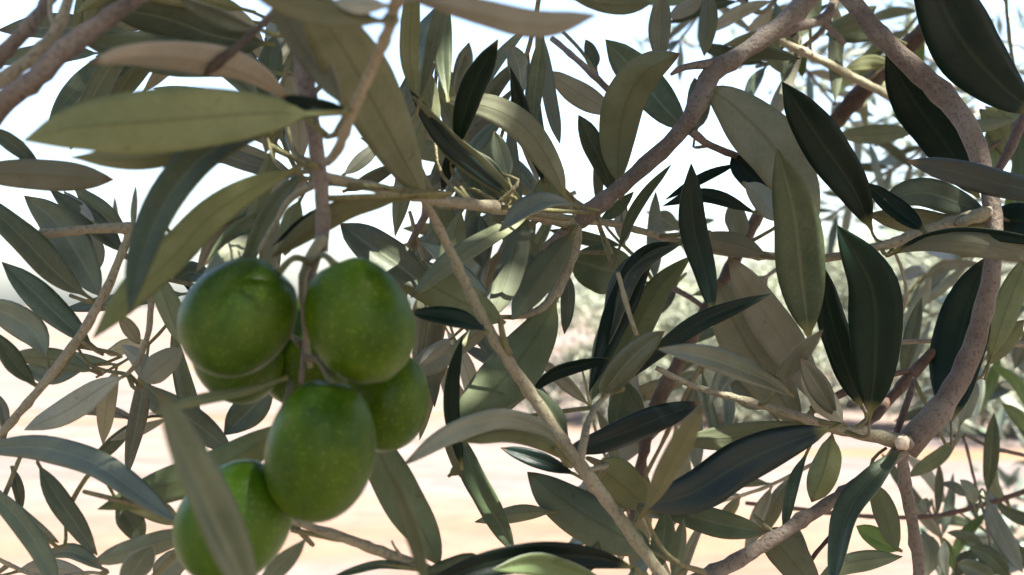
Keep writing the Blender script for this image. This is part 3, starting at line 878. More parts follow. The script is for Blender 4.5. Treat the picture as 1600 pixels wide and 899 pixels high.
# -- main branch, centre
MAIN = branch('knotty brown main branch running down from the top to the centre fork', (900, 345, .40), [
    ('bark_brown', [(1540, -360, 34, .50), (1440, -190, 32, .46), (1340, -75, 30, .43), (1262, 0, 29, .425), (1200, 55, 28, .42), (1150, 90, 28, .415), (1112, 115, 33, .412), (1090, 165, 28, .408), (1055, 215, 26, .405), (1000, 265, 26, .40), (950, 310, 26, .397), (905, 345, 31, .395), (892, 352, 28, .395)], {'name': 'stem'}),
    ('bark_beige', [(896, 348, 24, .395), (860, 340, 22, .385), (800, 328, 20, .36), (720, 318, 19, .32), (650, 307, 18, .29), (580, 292, 18, .272), (530, 282, 18, .262), (500, 272, 16, .256)]),
    ('bark_beige', [(898, 348, 26, .395), (897, 385, 22, .393), (882, 430, 18, .39), (862, 468, 16, .386), (832, 490, 11, .382), (800, 496, 8, .38)]),
    ('bark_brown', [(890, 355, 18, .395), (868, 372, 13, .39), (846, 392, 10, .385)], {'nodes': False}),
    ('bark_brown', [(1112, 100, 18, .412), (1085, 103, 13, .41), (1062, 108, 10, .408), (1048, 117, 5, .407)], {'nodes': False}),
    ('bark_brown', [(1080, 205, 14, .406), (1100, 222, 13, .41), (1130, 236, 12, .415), (1158, 246, 10, .42)]),
    ('bark_beige', [(905, 345, 12, .395), (960, 350, 11, .41), (1040, 372, 12, .42), (1120, 392, 13, .425), (1200, 400, 13, .43), (1300, 402, 13, .43), (1390, 380, 13, .42)]),
    ('bark_brown', [(862, 60, 9, .46), (900, 92, 10, .455), (930, 120, 11, .45), (960, 150, 11, .45)]),
    ('bark_green', [(880, 50, 6, .47), (912, 85, 6, .46), (935, 125, 6, .455)]),
    ('bark_brown', [(640, 385, 12, .42), (660, 345, 12, .42), (690, 300, 11, .42)], {'nodes': False}),
    ('bark_green', [(930, 335, 8, .40), (945, 375, 8, .41), (955, 395, 7, .42)]),
    ('bark_green', [(850, 270, 5, .39), (875, 290, 6, .39), (900, 315, 7, .39)]),
    ('bark_green', [(905, 330, 5, .39), (878, 300, 5, .385), (850, 280, 4, .38)]),
], [
    # hanging leaves above the horizontal twig
    V('u', 40, .31, .30, (652, 165), (640, 90), (642, 20), (650, -40), roll=12),
    V('m', 26, .30, .29, (655, 165), (668, 100), (690, 20), (700, -30), roll=-25),
    V('m', 34, .32, .33, (700, 160), (692, 100), (692, 40), (690, -10), roll=10),
    V('u', 40, .33, .33, (680, 215), (672, 160), (660, 100), roll=18),
    V('d', 50, .33, .31, (712, 235), (722, 190), (742, 130), (778, 62), roll=14, stalk=.02, shape=.52),
    V('d', 22, .34, .33, (690, 300), (698, 270), (712, 215), roll=10),
    V('u', 46, .36, .30, (820, 318), (770, 285), (710, 230), (645, 150), roll=-35, stalk=.02),
    V('d', 30, .35, .30, (800, 308), (750, 270), (690, 215), (640, 140), roll=10, stalk=.02),
    V('m', 34, .345, .35, (790, 275), (750, 255), (700, 228), roll=-10, shape=.5),
    V('m', 36, .35, .35, (795, 285), (785, 250), (772, 205), roll=15),
    V('u', 66, .365, .35, (885, 315), (865, 265), (825, 205), (770, 170), (690, 155), roll=20, stalk=.04, shape=.5),
    V('d', 30, .37, .36, (852, 296), (832, 230), (812, 165), (797, 105), roll=18),
    V('p', 38, .38, .38, (815, 150), (812, 110), (798, 70), roll=15),
    V('m', 30, .38, .38, (832, 210), (836, 140), (848, 50), roll=5),
    V('s', 26, .37, .38, (535, 275), (560, 255), (598, 220), roll=8),
    V('m', 24, .37, .37, (535, 300), (570, 285), (625, 255), roll=25),
    V('m', 62, .37, .37, (770, 330), (755, 295), (740, 255), roll=10),
    V('m', 46, .38, .375, (748, 330), (750, 380), (755, 420), roll=15),
    V('u', 46, .36, .36, (722, 325), (708, 380), (690, 450), roll=15),
    V('q', 82, .34, .345, (668, 452), (630, 420), (580, 385), (532, 350), roll=12, stalk=.02, shape=.5),
    V('u', 88, .345, .34, (790, 505), (730, 475), (660, 440), (595, 415), roll=-12, stalk=.03, shape=.5),
    V('u', 40, .36, .30, (830, 335), (790, 355), (740, 385), (690, 420), (642, 465), roll=25, stalk=.03),
    V('d', 34, .30, .29, (765, 520), (730, 502), (690, 494), (640, 488), roll=20, stalk=.1),
    V('u', 56, .375, .35, (820, 325), (808, 380), (792, 440), (762, 505), roll=15, stalk=.03),
    V('p', 34, .34, .32, (900, 322), (860, 312), (825, 325), (780, 362), roll=35),
    V('u', 72, .388, .37, (895, 362), (862, 405), (830, 450), (800, 500), roll=18, stalk=.04, shape=.5),
    V('u', 118, .385, .355, (868, 470), (835, 530), (790, 590), (712, 672), roll=10, stalk=.02, shape=.45, fold=.12),
    V('m', 104, .43, .44, (890, 405), (935, 418), (995, 432), roll=10, stalk=.02, shape=.42),
    V('m', 26, .40, .40, (888, 425), (888, 470), (882, 522), roll=20),
    V('s', 26, .37, .37, (708, 527), (685, 545), (655, 570), roll=8),
    V('p', 60, .40, .40, (640, 590), (680, 560), (720, 545), roll=8),
    V('u', 60, .38, .38, (680, 300), (690, 340), (700, 390), roll=8),
    V('u', 50, .38, .38, (830, 350), (850, 310), (870, 260), roll=8),
    V('d', 40, .39, .39, (790, 330), (778, 300), (760, 270), roll=8),
    # centre right
    V('s', 48, .455, .44, (965, 178), (930, 162), (895, 140), (853, 112), roll=10, stalk=.04, shape=.48),
    V('u', 92, .41, .375, (967, 292), (966, 230), (978, 160), (1010, 110), (1062, 84), roll=14, stalk=.03, shape=.5, fold=.2),
    V('q', 84, .44, .44, (1075, 205), (1035, 165), (990, 110), (946, 62), roll=10, stalk=.02, shape=.5),
    V('p', 42, .46, .45, (1030, 100), (1030, 40), (1034, -25), roll=14, stalk=.02, shape=.45),
    V('m', 44, .42, .42, (960, 305), (938, 250), (904, 180), roll=14, stalk=.03),
    V('u', 34, .50, .50, (890, -2), (960, 8), (1020, 4), roll=10, shape=.5),
    V('u', 34, .50, .49, (1105, -25), (1106, 30), (1100, 88), roll=12),
    V('s', 28, .50, .50, (1105, -5), (1075, 12), (1045, 28), roll=12),
    V('p', 46, .42, .42, (1086, 208), (1092, 165), (1085, 122), roll=10, shape=.45),
    V('m', 24, .46, .46, (932, 110), (925, 85), (915, 62), roll=12, shape=.45),
    V('b', 124, .412, .405, (1100, 135), (1145, 165), (1200, 220), (1240, 280), (1278, 350), roll=-12, twist=0, stalk=.02, shape=.48, fold=.15),
    V('d', 50, .42, .41, (1140, 240), (1165, 268), (1205, 305), roll=10, shape=.45),
    V('s', 46, .37, .36, (1160, 285), (1185, 305), (1215, 345), roll=20, shape=.45),
    V('d', 26, .41, .40, (1185, 335), (1130, 312), (1085, 306), (1036, 322), roll=15),
    V('d', 60, .355, .35, (1115, 495), (1100, 420), (1082, 345), (1080, 256), roll=10, stalk=.02, shape=.55),
    V('m', 20, .40, .39, (965, 395), (985, 340), (1010, 300), (1048, 258), roll=20),
    V('d', 18, .42, .41, (1155, 255), (1105, 275), (1040, 312), roll=20),
    V('m', 26, .43, .42, (1115, 128), (1150, 92), (1190, 84), (1250, 92), roll=30),
    V('d', 56, .40, .37, (1072, 378), (1010, 400), (975, 465), (920, 612), roll=-20, stalk=.03),
    V('u', 58, .405, .38, (1085, 395), (1030, 450), (985, 530), (925, 625), roll=15, stalk=.03),
    V('m', 46, .40, .38, (1075, 376), (1010, 402), (975, 440), (950, 540), roll=40, stalk=.05),
    V('b', 46, .42, .415, (1200, 398), (1150, 382), (1095, 370), roll=15),
    V('p', 44, .46, .46, (1155, 380), (1150, 345), (1140, 320), roll=15, shape=.45),
    V('m', 22, .41, .41, (935, 345), (960, 330), (990, 300), roll=15),
    V('p', 34, .55, .55, (1060, 360), (1040, 345), (1022, 335), roll=15),
])

# -- slender twig crossing the centre
branch('slender pale twig with sunlit patches crossing diagonally from centre to bottom', (910, 730, .315), [
    ('bark_beige', [(655, 300, 11, .292), (675, 335, 13, .30), (705, 395, 15, .305), (745, 480, 16, .31), (785, 550, 18, .312), (830, 615, 19, .315), (880, 690, 19, .316), (915, 738, 21, .316), (965, 805, 19, .316), (1020, 880, 19, .315), (1075, 950, 19, .315)], {'name': 'stem'}),
    ('bark_green', [(795, 555, 13, .312), (785, 525, 11, .31), (782, 498, 9, .31)]),
    ('bark_green', [(760, 515, 10, .311), (735, 508, 8, .308), (715, 503, 7, .306)]),
    ('bark_beige', [(905, 728, 17, .316), (912, 690, 14, .318), (920, 655, 10, .325), (945, 620, 8, .335), (985, 588, 8, .34)]),
    ('bark_green', [(885, 725, 10, .315), (860, 690, 8, .312), (830, 675, 6, .308)]),
    ('bark_beige', [(920, 735, 10, .316), (950, 728, 8, .32)]),
    ('bark_beige', [(965, 425, 7, .33), (980, 480, 8, .33), (995, 525, 7, .33)]),
    ('bark_green', [(1000, 790, 7, .316), (1030, 850, 7, .318), (1060, 880, 8, .32), (1100, 895, 10, .33)]),
], [
    V('d', 28, .33, .32, (722, 735), (706, 650), (708, 585), (722, 526), roll=22, stalk=.02),
    V('p', 38, .30, .26, (880, 705), (850, 672), (780, 655), (700, 680), (630, 727), roll=-30, stalk=.05, shape=.52),
    V('u', 40, .312, .28, (888, 725), (850, 692), (790, 676), (720, 690), roll=20, stalk=.05),
    V('d', 30, .33, .325, (900, 742), (850, 722), (782, 700), roll=15),
    V('m', 46, .34, .33, (720, 680), (740, 740), (770, 800), (804, 864), roll=18, stalk=.02),
    V('d', 24, .345, .335, (706, 670), (728, 740), (765, 800), (800, 862), roll=30, stalk=.02),
    V('u', 40, .34, .34, (700, 660), (712, 700), (730, 755), roll=10),
    V('u', 22, .35, .35, (700, 745), (720, 730), (745, 715), roll=10),
    V('d', 24, .34, .33, (825, 618), (870, 582), (955, 560), roll=15, stalk=.02),
    V('m', 40, .33, .325, (890, 690), (865, 650), (830, 605), roll=20),
    V('d', 58, .318, .375, (880, 705), (930, 692), (1010, 662), (1096, 628), roll=15, stalk=.03, shape=.55),
    V('u', 104, .33, .36, (1020, 862), (960, 832), (890, 790), (824, 738), roll=10, stalk=.02, shape=.48),
    V('u', 92, .33, .36, (930, 725), (965, 752), (1015, 795), roll=12, stalk=.02, shape=.42),
    V('u', 30, .35, .355, (868, 800), (810, 802), (742, 816), roll=10),
    V('q', 52, .34, .30, (970, 610), (945, 615), (985, 562), (1038, 518), roll=-10, stalk=.1, shape=.46),
    V('d', 32, .34, .35, (960, 612), (1030, 548), (1100, 500), (1205, 458), roll=18, stalk=.08),
    V('q', 46, .35, .275, (1240, 620), (1190, 590), (1110, 560), (1028, 545), roll=15, stalk=.03, shape=.5),
    V('u', 46, .30, .22, (1000, 810), (1030, 760), (1060, 700), (1098, 635), roll=15, shape=.55),
    V('m', 44, .33, .33, (1020, 900), (1035, 850), (1042, 800), roll=10),
    V('u', 26, .34, .34, (1050, 910), (1060, 860), (1068, 810), roll=10),
    V('m', 60, .36, .34, (1010, 800), (1060, 800), (1120, 818), (1198, 832), roll=10, stalk=.02, shape=.5),
    V('m', 34, .38, .38, (960, 690), (965, 640), (975, 600), roll=10),
    V('m', 30, .40, .40, (1010, 660), (985, 620), (970, 590), roll=10),
    V('b', 30, .36, .36, (770, 500), (740, 525), (700, 560), roll=10),
])

# -- bottom edge, close
branch('close dark leafy twig along the bottom edge with an added green leaf as a patch of light', (1000, 890, .28), [
    ('bark_green', [(1075, 960, 9, .285), (1030, 915, 8, .285), (990, 888, 8, .283)], {'name': 'stem'}),
], [
    V('d', 56, .283, .26, (998, 890), (930, 872), (830, 870), (740, 888), (640, 930), roll=-10, stalk=.04, shape=.5),
    V('g', 46, .275, .262, (960, 915), (880, 890), (830, 880), (770, 890), roll=-25),  # bright green leaf added for the light shining through the dark leaf
    V('m', 40, .30, .29, (780, 905), (740, 880), (700, 890), (650, 905), roll=20),
    V('m', 30, .33, .33, (900, 905), (925, 870), (935, 845), roll=10),
    V('s', 18, .40, .40, (972, 880), (968, 855), (962, 835), roll=10),
])

# -- thick curved branch at the right
RIGHT = branch('thick smooth brown branch curving down the right side to a pale cut stub', (1430, 690, .39), [
    ('bark_brown', [(1130, -390, 36, .50), (1190, -220, 33, .45), (1270, -90, 31, .42), (1330, 0, 31, .415), (1375, 55, 31, .41), (1420, 100, 33, .408), (1475, 150, 33, .405), (1512, 200, 32, .40), (1532, 250, 29, .398), (1550, 320, 26, .395), (1554, 380, 27, .393), (1543, 460, 30, .391), (1515, 560, 33, .39), (1480, 625, 35, .388), (1440, 672, 40, .386), (1412, 705, 38, .385)], {'name': 'stem'}),
    ('bark_brown', [(1425, 690, 27, .385), (1380, 728, 21, .38), (1320, 770, 21, .372), (1250, 815, 22, .365), (1170, 865, 23, .36), (1090, 910, 30, .355), (1010, 960, 30, .35)]),
    ('bark_beige', [(1405, 690, 28, .385), (1360, 680, 22, .38), (1300, 668, 18, .375), (1230, 645, 14, .372), (1150, 622, 12, .37), (1080, 602, 10, .37), (1025, 575, 8, .37)]),
    ('bark_brown', [(1410, 700, 18, .386), (1412, 740, 19, .388), (1422, 800, 19, .39), (1432, 860, 19, .392), (1440, 930, 20, .395)]),
    ('bark_beige', [(1552, 335, 22, .396), (1510, 342, 20, .392), (1450, 362, 19, .388), (1395, 380, 16, .384), (1365, 388, 10, .382)]),
    ('bark_red', [(1396, 690, 10, .388), (1410, 650, 12, .395), (1422, 615, 10, .40), (1428, 590, 5, .405)]),
    ('bark_red', [(1555, 275, 10, .398), (1575, 240, 15, .41), (1592, 200, 16, .42), (1612, 165, 16, .43)]),
    ('bark_red', [(1335, 680, 14, .40), (1380, 635, 16, .41), (1430, 580, 18, .42), (1470, 535, 12, .43), (1510, 490, 8, .44)]),
    ('bark_red', [(1430, 578, 8, .42), (1370, 592, 10, .41), (1310, 618, 13, .405), (1270, 640, 14, .40)]),
    ('bark_beige', [(1400, 535, 8, .43), (1460, 533, 8, .44), (1540, 536, 8, .45), (1620, 540, 8, .45)]),
    ('bark_beige', [(1396, 390, 5, .384), (1412, 430, 5, .386), (1416, 470, 6, .388), (1405, 495, 5, .39)]),
    ('bark_green', [(1385, 700, 5, .386), (1363, 720, 6, .386), (1363, 760, 5, .387)]),
    ('bark_dark', [(1245, 905, 7, .37), (1275, 865, 7, .372), (1300, 835, 6, .375)]),
    ('bark_brown', [(1420, 694, 32, .392), (1415, 693, 27, .380), (1411, 692, 24, .372)], {'name': 'pruned_stub', 'nodes': False, 'knob': .1}),
    ('cut_wood', [(1411, 692, 23, .3722), (1409, 692, 21, .3708), (1404, 693, 13, .3700)], {'name': 'cut_face', 'nodes': False, 'knob': .22}),
    ('bark_beige', [(1495, 350, 13, .388), (1512, 344, 19, .386), (1528, 336, 22, .386), (1546, 330, 14, .39)], {'name': 'bark_collar', 'nodes': False, 'knob': .16}),
], [
    V('d', 92, .39, .36, (1362, 360), (1330, 290), (1275, 210), (1222, 128), roll=10, stalk=.02, shape=.5, fold=.2),
    V('d', 100, .43, .42, (1530, 310), (1480, 230), (1430, 160), (1384, 86), roll=-10, stalk=.02, shape=.5, fold=.2),
    V('d', 138, .36, .32, (1620, 180), (1560, 130), (1500, 60), (1460, -20), (1440, -80), roll=12, stalk=.02, shape=.48, fold=.25),
    V('d', 62, .37, .32, (1680, 310), (1580, 292), (1500, 270), (1416, 252), roll=-3, twist=0, stalk=.02, shape=.5),
    V('m', 66, .40, .39, (1545, 335), (1490, 315), (1440, 300), (1380, 312), roll=15, stalk=.02, shape=.48),
    V('d', 40, .385, .39, (1445, 362), (1405, 330), (1350, 285), roll=15, stalk=.02),
    V('b', 50, .41, .40, (1560, 352), (1480, 352), (1420, 345), (1355, 335), roll=15),
    V('b', 46, .382, .36, (1392, 398), (1450, 380), (1530, 382), (1660, 410), roll=-20, stalk=.05, shape=.5),
    V('d', 20, .380, .355, (1392, 394), (1450, 370), (1530, 365), (1660, 385), roll=25, stalk=.05, shape=.5),
    V('d', 84, .41, .38, (1540, 345), (1590, 345), (1680, 370), roll=10, shape=.45),
    V('m', 106, .36, .335, (1264, 528), (1252, 430), (1240, 330), (1214, 232), roll=8, stalk=.02, shape=.46),
    V('d', 112, .365, .345, (1358, 655), (1368, 560), (1362, 450), (1308, 352), roll=10, stalk=.03, shape=.46, fold=.2),
    V('d', 66, .375, .365, (1348, 640), (1318, 560), (1295, 480), (1285, 415), roll=12, stalk=.03, shape=.5),
    V('d', 114, .415, .42, (1485, 660), (1492, 580), (1510, 490), (1545, 400), roll=-8, stalk=.02, shape=.46),
    V('u', 52, .42, .42, (1548, 560), (1570, 490), (1605, 400), roll=8, stalk=.02),
    V('u', 40, .44, .44, (1540, 575), (1565, 540), (1600, 500), roll=10),
    V('m', 28, .55, .55, (1410, 600), (1420, 540), (1440, 465), roll=10),
    V('s', 88, .40, .385, (1290, 645), (1240, 560), (1190, 480), (1138, 400), roll=-10, stalk=.03, shape=.5),
    V('b', 110, .41, .40, (1250, 668), (1200, 590), (1155, 520), (1120, 440), roll=10, stalk=.02, shape=.45),
    V('m', 44, .38, .31, (1310, 655), (1275, 600), (1250, 560), roll=10),
    V('p', 30, .36, .29, (1205, 620), (1235, 570), (1285, 516), roll=25),
    V('s', 60, .375, .36, (1320, 665), (1285, 620), (1255, 575), roll=15),
    V('d', 100, .365, .30, (1300, 668), (1230, 692), (1150, 728), (1080, 770), (1000, 792), roll=-12, stalk=.02, shape=.5, fold=.2),
    V('u', 62, .38, .37, (1300, 672), (1200, 680), (1120, 685), (1060, 690), roll=-10, stalk=.03, shape=.48),
    V('u', 64, .39, .39, (1300, 680), (1288, 735), (1268, 785), roll=8, stalk=.04, shape=.4),
    V('m', 50, .38, .33, (1412, 700), (1365, 745), (1322, 810), (1300, 920), roll=28, stalk=.04, fold=.35, shape=.5),
    V('u', 46, .39, .39, (1362, 750), (1378, 790), (1402, 862), roll=14),
    V('m', 22, .375, .37, (1262, 705), (1240, 755), (1224, 830), roll=25),
    V('u', 80, .37, .365, (1190, 820), (1225, 860), (1280, 930), roll=10, shape=.42),
    V('u', 40, .39, .39, (1270, 910), (1330, 880), (1410, 870), roll=-14),
    V('g', 40, .44, .44, (1410, 862), (1375, 845), (1338, 822), roll=14),
    V('m', 34, .40, .40, (1225, 800), (1240, 840), (1262, 880), roll=14),
    V('p', 60, .42, .42, (1200, 640), (1170, 615), (1140, 600), roll=12, shape=.45),
])

# -- mid-depth branches behind
branch('rough dark brown branch slanting behind the upper right leaves', (1310, 185, .62), [
    ('bark_dark', [(1240, 262, 26, .63), (1300, 195, 27, .62), (1345, 145, 27, .615), (1400, 92, 27, .61), (1445, 45, 26, .60), (1520, -40, 26, .59)], {'name': 'stem', 'knob': .12}),
    ('bark_beige', [(1212, 62, 13, .56), (1270, 88, 14, .565), (1335, 122, 14, .575), (1385, 148, 13, .58), (1430, 180, 10, .59)]),
    ('bark_brown', [(1190, 62, 16, .53), (1240, 45, 15, .535), (1285, 30, 16, .54), (1300, 10, 14, .545), (1312, -30, 14, .55)]),
    ('bark_brown', [(1283, 32, 13, .54), (1302, 50, 11, .54), (1320, 70, 8, .54)]),
], [
    V('u', 34, .62, .60, (1300, 212), (1365, 210), (1428, 206), roll=10),
    V('u', 28, .58, .58, (1400, 105), (1360, 98), (1320, 108), roll=10),
    V('u', 60, .57, .57, (1250, 60), (1260, 20), (1280, -20), roll=10),
    V('m', 22, .57, .57, (1245, 78), (1232, 100), (1222, 130), roll=10),
    V('g', 20, .60, .60, (1250, 75), (1252, 100), (1254, 120), roll=10),
    V('u', 40, .56, .55, (1285, 40), (1320, 40), (1370, 10), roll=10),
    V('m', 60, .57, .57, (1385, 60), (1340, 45), (1290, 55), roll=10),
    V('u', 30, .50, .50, (1225, 120), (1205, 80), (1210, 20), roll=10),
])
branch('dark reddish brown stem half hidden behind the centre leaves', (1030, 640, .50), [
    ('bark_dark', [(1215, 290, 17, .50), (1180, 345, 19, .50), (1140, 420, 20, .50), (1095, 500, 20, .50), (1050, 585, 22, .50), (1030, 625, 24, .50), (1010, 690, 17, .50), (995, 760, 15, .50), (985, 850, 15, .50)], {'name': 'stem'}),
    ('bark_brown', [(1100, 480, 8, .50), (1070, 460, 9, .505), (1045, 448, 8, .51)]),
    ('bark_red', [(1000, 690, 9, .50), (1006, 725, 9, .50), (1000, 770, 9, .50)]),
], [
    V('m', 44, .52, .52, (1060, 440), (1030, 470), (1000, 500), roll=10),
    V('m', 40, .50, .51, (995, 690), (972, 650), (960, 600), roll=10),
    V('s', 36, .50, .51, (1010, 650), (985, 610), (985, 560), roll=10),
    V('u', 30, .52, .52, (920, 880), (928, 850), (930, 820), roll=10),
])

# -- finer twigs farther back
def spray(label, stem, mat, n, length, kinds, seed, extra=(), wid=0.2, spread=50, d_spread=0.04, twig_w=None):
    """a thin shoot through (x, y, width, depth) with n pairs of leaves of the given length in metres, plus traced leaves"""
    rng = random.Random(seed)
    root = thing('olive_branch', label, 'branch', world_pt(stem[0][0], stem[0][1], stem[0][3]), 'thin olive shoots farther back')
    add_twig(root, mat, stem, name='stem', seed=seed)
    S = spline([(p[0], p[1], p[3]) for p in stem], 60)
    for k in range(n):
        i = 4 + int(55 * (k + rng.uniform(0.1, 0.9)) / n)
        i = min(i, 58)
        a, b_ = S[i], S[i + 1]
        ang = math.atan2(b_[1] - a[1], b_[0] - a[0])
        for sd in (-1, 1):
            if rng.random() < 0.12: continue
            t_ = ang + sd * R(rng.uniform(18, spread))
            L = length * rng.uniform(0.7, 1.15) * F / a[2]
            dd = rng.uniform(-d_spread, d_spread)
            sh = abs(dd) / length
            L *= math.sqrt(max(0.25, 1 - min(0.75, sh * sh)))
            bend = rng.uniform(-.25, .25)
            q1 = (a[0] + math.cos(t_) * L * .5, a[1] + math.sin(t_) * L * .5)
            q2 = (q1[0] + math.cos(t_ + bend) * L * .5, q1[1] + math.sin(t_ + bend) * L * .5 + L * .06)
            w = length * F / a[2] * wid * rng.uniform(.7, 1.1)
            add_leaf(root, rng.choice(kinds), w, a[2], a[2] + dd, [(a[0], a[1]), q1, q2], roll=rng.uniform(-45, 45))
    for lf in extra:
        add_leaf(root, *lf[:5], **lf[5])
    return root


spray('thin brown back twig running level across the lower right', [(1650, 752, 9, .62), (1590, 772, 9, .62), (1540, 788, 8, .62), (1480, 803, 8, .62), (1420, 809, 7, .62), (1340, 806, 7, .62), (1250, 796, 7, .62), (1165, 786, 6, .62)], 'bark_red', 0, .04, 'm', 1, [
    V('m', 24, .63, .62, (1555, 775), (1575, 800), (1640, 825), roll=10), V('u', 24, .62, .62, (1575, 790), (1550, 750), (1550, 700), roll=20)])
spray('drooping grey-green shoot with narrow leaves at the lower right edge', [(1660, 735, 6, .60), (1600, 712, 6, .59), (1550, 700, 6, .585), (1505, 678, 6, .58), (1508, 690, 5, .58), (1525, 760, 5, .578), (1540, 810, 5, .575), (1548, 860, 5, .57)], 'bark_brown', 0, .04, 'm', 2, [
    V('u', 27, .58, .57, (1500, 683), (1462, 718), (1418, 746), roll=8), V('m', 27, .575, .57, (1542, 775), (1548, 715), (1553, 645), roll=10, shape=.5),
    V('p', 36, .57, .56, (1540, 775), (1562, 830), (1598, 895), roll=10), V('p', 17, .585, .585, (1515, 778), (1490, 760), (1470, 755), roll=20),
    V('s', 18, .585, .585, (1500, 680), (1485, 668), (1475, 655), roll=20), V('p', 34, .56, .56, (1500, 665), (1512, 625), (1522, 590), roll=5, shape=.45),
    V('m', 40, .56, .555, (1580, 905), (1545, 870), (1515, 855), roll=10), V('u', 18, .57, .57, (1540, 855), (1515, 838), (1480, 832), roll=10),
    V('m', 30, .58, .58, (1490, 905), (1510, 875), (1530, 865), roll=10), V('p', 22, .57, .57, (1522, 790), (1515, 765), (1500, 750), roll=30),
    V('p', 36, .57, .57, (1448, 905), (1450, 860), (1438, 835), roll=30), V('g', 16, .56, .56, (1490, 895), (1485, 865), (1474, 840), roll=10),
    V('p', 18, .56, .56, (1478, 905), (1474, 870), (1476, 845), roll=30), V('m', 40, .56, .55, (1560, 910), (1520, 890), (1495, 880), roll=10),
    V('m', 30, .58, .58, (1600, 910), (1610, 880), (1570, 850), roll=10), V('p', 22, .6, .6, (1452, 800), (1446, 790), (1448, 778), roll=10),
    V('g', 26, .64, .64, (1620, 690), (1590, 650), (1565, 630), roll=10), V('g', 22, .66, .66, (1620, 660), (1590, 600), (1550, 570), roll=30)])
spray('sunlit pale leafy shoot behind the curved branch at the right edge', [(1680, 480, 7, .75), (1600, 520, 7, .75), (1540, 560, 6, .76), (1470, 640, 5, .77)], 'bark_green', 6, .045, ['p', 's', 'm', 'g'], 3)
spray('pale shoot low at the right behind the thick branch', [(1690, 640, 7, .85), (1620, 600, 7, .85), (1560, 600, 6, .86), (1490, 620, 5, .87)], 'bark_green', 5, .045, ['p', 's', 'm'], 4)
spray('small pale shoot between the dark upright leaf and curved branch', [(1560, 400, 6, .7), (1500, 402, 6, .7), (1450, 425, 6, .7), (1410, 470, 4, .7)], 'bark_green', 4, .045, ['p', 's', 'm'], 5, [
    V('p', 20, .7, .69, (1440, 440), (1475, 415), (1535, 412), roll=30)])
spray('bluish thin-leaved twig against the sky beneath the dark slanting branch', [(1480, 200, 6, 1.25), (1420, 250, 6, 1.25), (1370, 280, 6, 1.25), (1310, 330, 5, 1.25), (1270, 350, 4, 1.25)], 'bark_brown', 7, .05, ['p', 'm', 'm'], 6)
spray('far shoot of slender leaves under the dark slanting branch', [(1220, 60, 6, 1.1), (1260, 110, 6, 1.1), (1310, 170, 5, 1.1), (1370, 230, 4, 1.1)], 'bark_brown', 6, .05, ['p', 'm', 's'], 7)
spray('far leafy shoot in the top right corner gap', [(1480, -30, 6, .95), (1430, 30, 6, .95), (1390, 80, 5, .95), (1340, 130, 4, .95)], 'bark_green', 6, .05, ['s', 'm', 'g', 'u'], 8)
spray('bright upright leafy shoot at the upper right edge', [(1640, 260, 7, .6), (1600, 180, 7, .6), (1580, 80, 6, .6), (1570, -20, 5, .6)], 'bark_green', 6, .05, ['g', 's', 'u', 'u'], 9, [
    V('u', 44, .50, .5, (1590, 260), (1560, 200), (1530, 170), roll=10), V('u', 40, .5, .5, (1560, 285), (1555, 220), (1580, 150), roll=10)])
spray('far twig of small blue-green leaves at the top, left of the main branch', [(1120, -20, 5, 1.0), (1080, 40, 5, 1.0), (1030, 100, 4, 1.0), (990, 130, 4, 1.0)], 'bark_green', 3, .04, ['p', 'm'], 10)
spray('small far blue-green shoot beside the top of the main branch', [(1260, -20, 12, .7), (1200, 50, 5, .8), (1170, 60, 5, .9), (1145, 95, 4, .95)], 'bark_green', 3, .045, ['p', 'm', 's'], 11)
spray('leafy shoot between main branch and top edge', [(1230, -30, 8, .6), (1190, 20, 8, .6), (1140, -10, 7, .6), (1080, -20, 6, .6)], 'bark_beige', 4, .05, ['s', 'u', 'm'], 12, [])
spray('dense grey-green shoot filling the centre behind the horizontal twig', [(880, 330, 8, .5), (820, 300, 8, .5), (760, 260, 7, .5), (700, 190, 6, .5)], 'bark_green', 6, .05, ['q', 'b', 'b', 'q', 'p'], 13)
spray('leafy shoot in the tangle above the olives', [(480, 290, 8, .36), (450, 240, 7, .36), (430, 170, 6, .36), (415, 60, 5, .36)], 'bark_green', 7, .045, ['b', 'q', 's', 'p'], 14)
spray('small leafy shoot in the top left behind the broad leaves', [(420, 40, 7, .42), (360, 30, 7, .42), (290, 30, 6, .42), (190, 60, 5, .42)], 'bark_green', 5, .05, ['q', 'b', 'q', 'p'], 15)
spray('small pale shoot low on the left behind the narrow leaves', [(300, 660, 6, .5), (250, 650, 5, .5), (205, 655, 5, .5), (170, 638, 4, .5)], 'bark_dark', 2, .03, ['p', 'm'], 16)
spray('leafy shoot hanging behind the lower centre leaves', [(1100, 560, 7, .52), (1060, 640, 7, .52), (1010, 740, 6, .52), (960, 820, 5, .52)], 'bark_green', 4, .05, ['q', 'b', 's', 'p'], 18)
spray('grey leafy shoot behind the olives and the slender twig', [(700, 460, 6, .48), (690, 530, 6, .48), (670, 590, 5, .48)], 'bark_green', 2, .045, ['s', 'm', 'p'], 19)

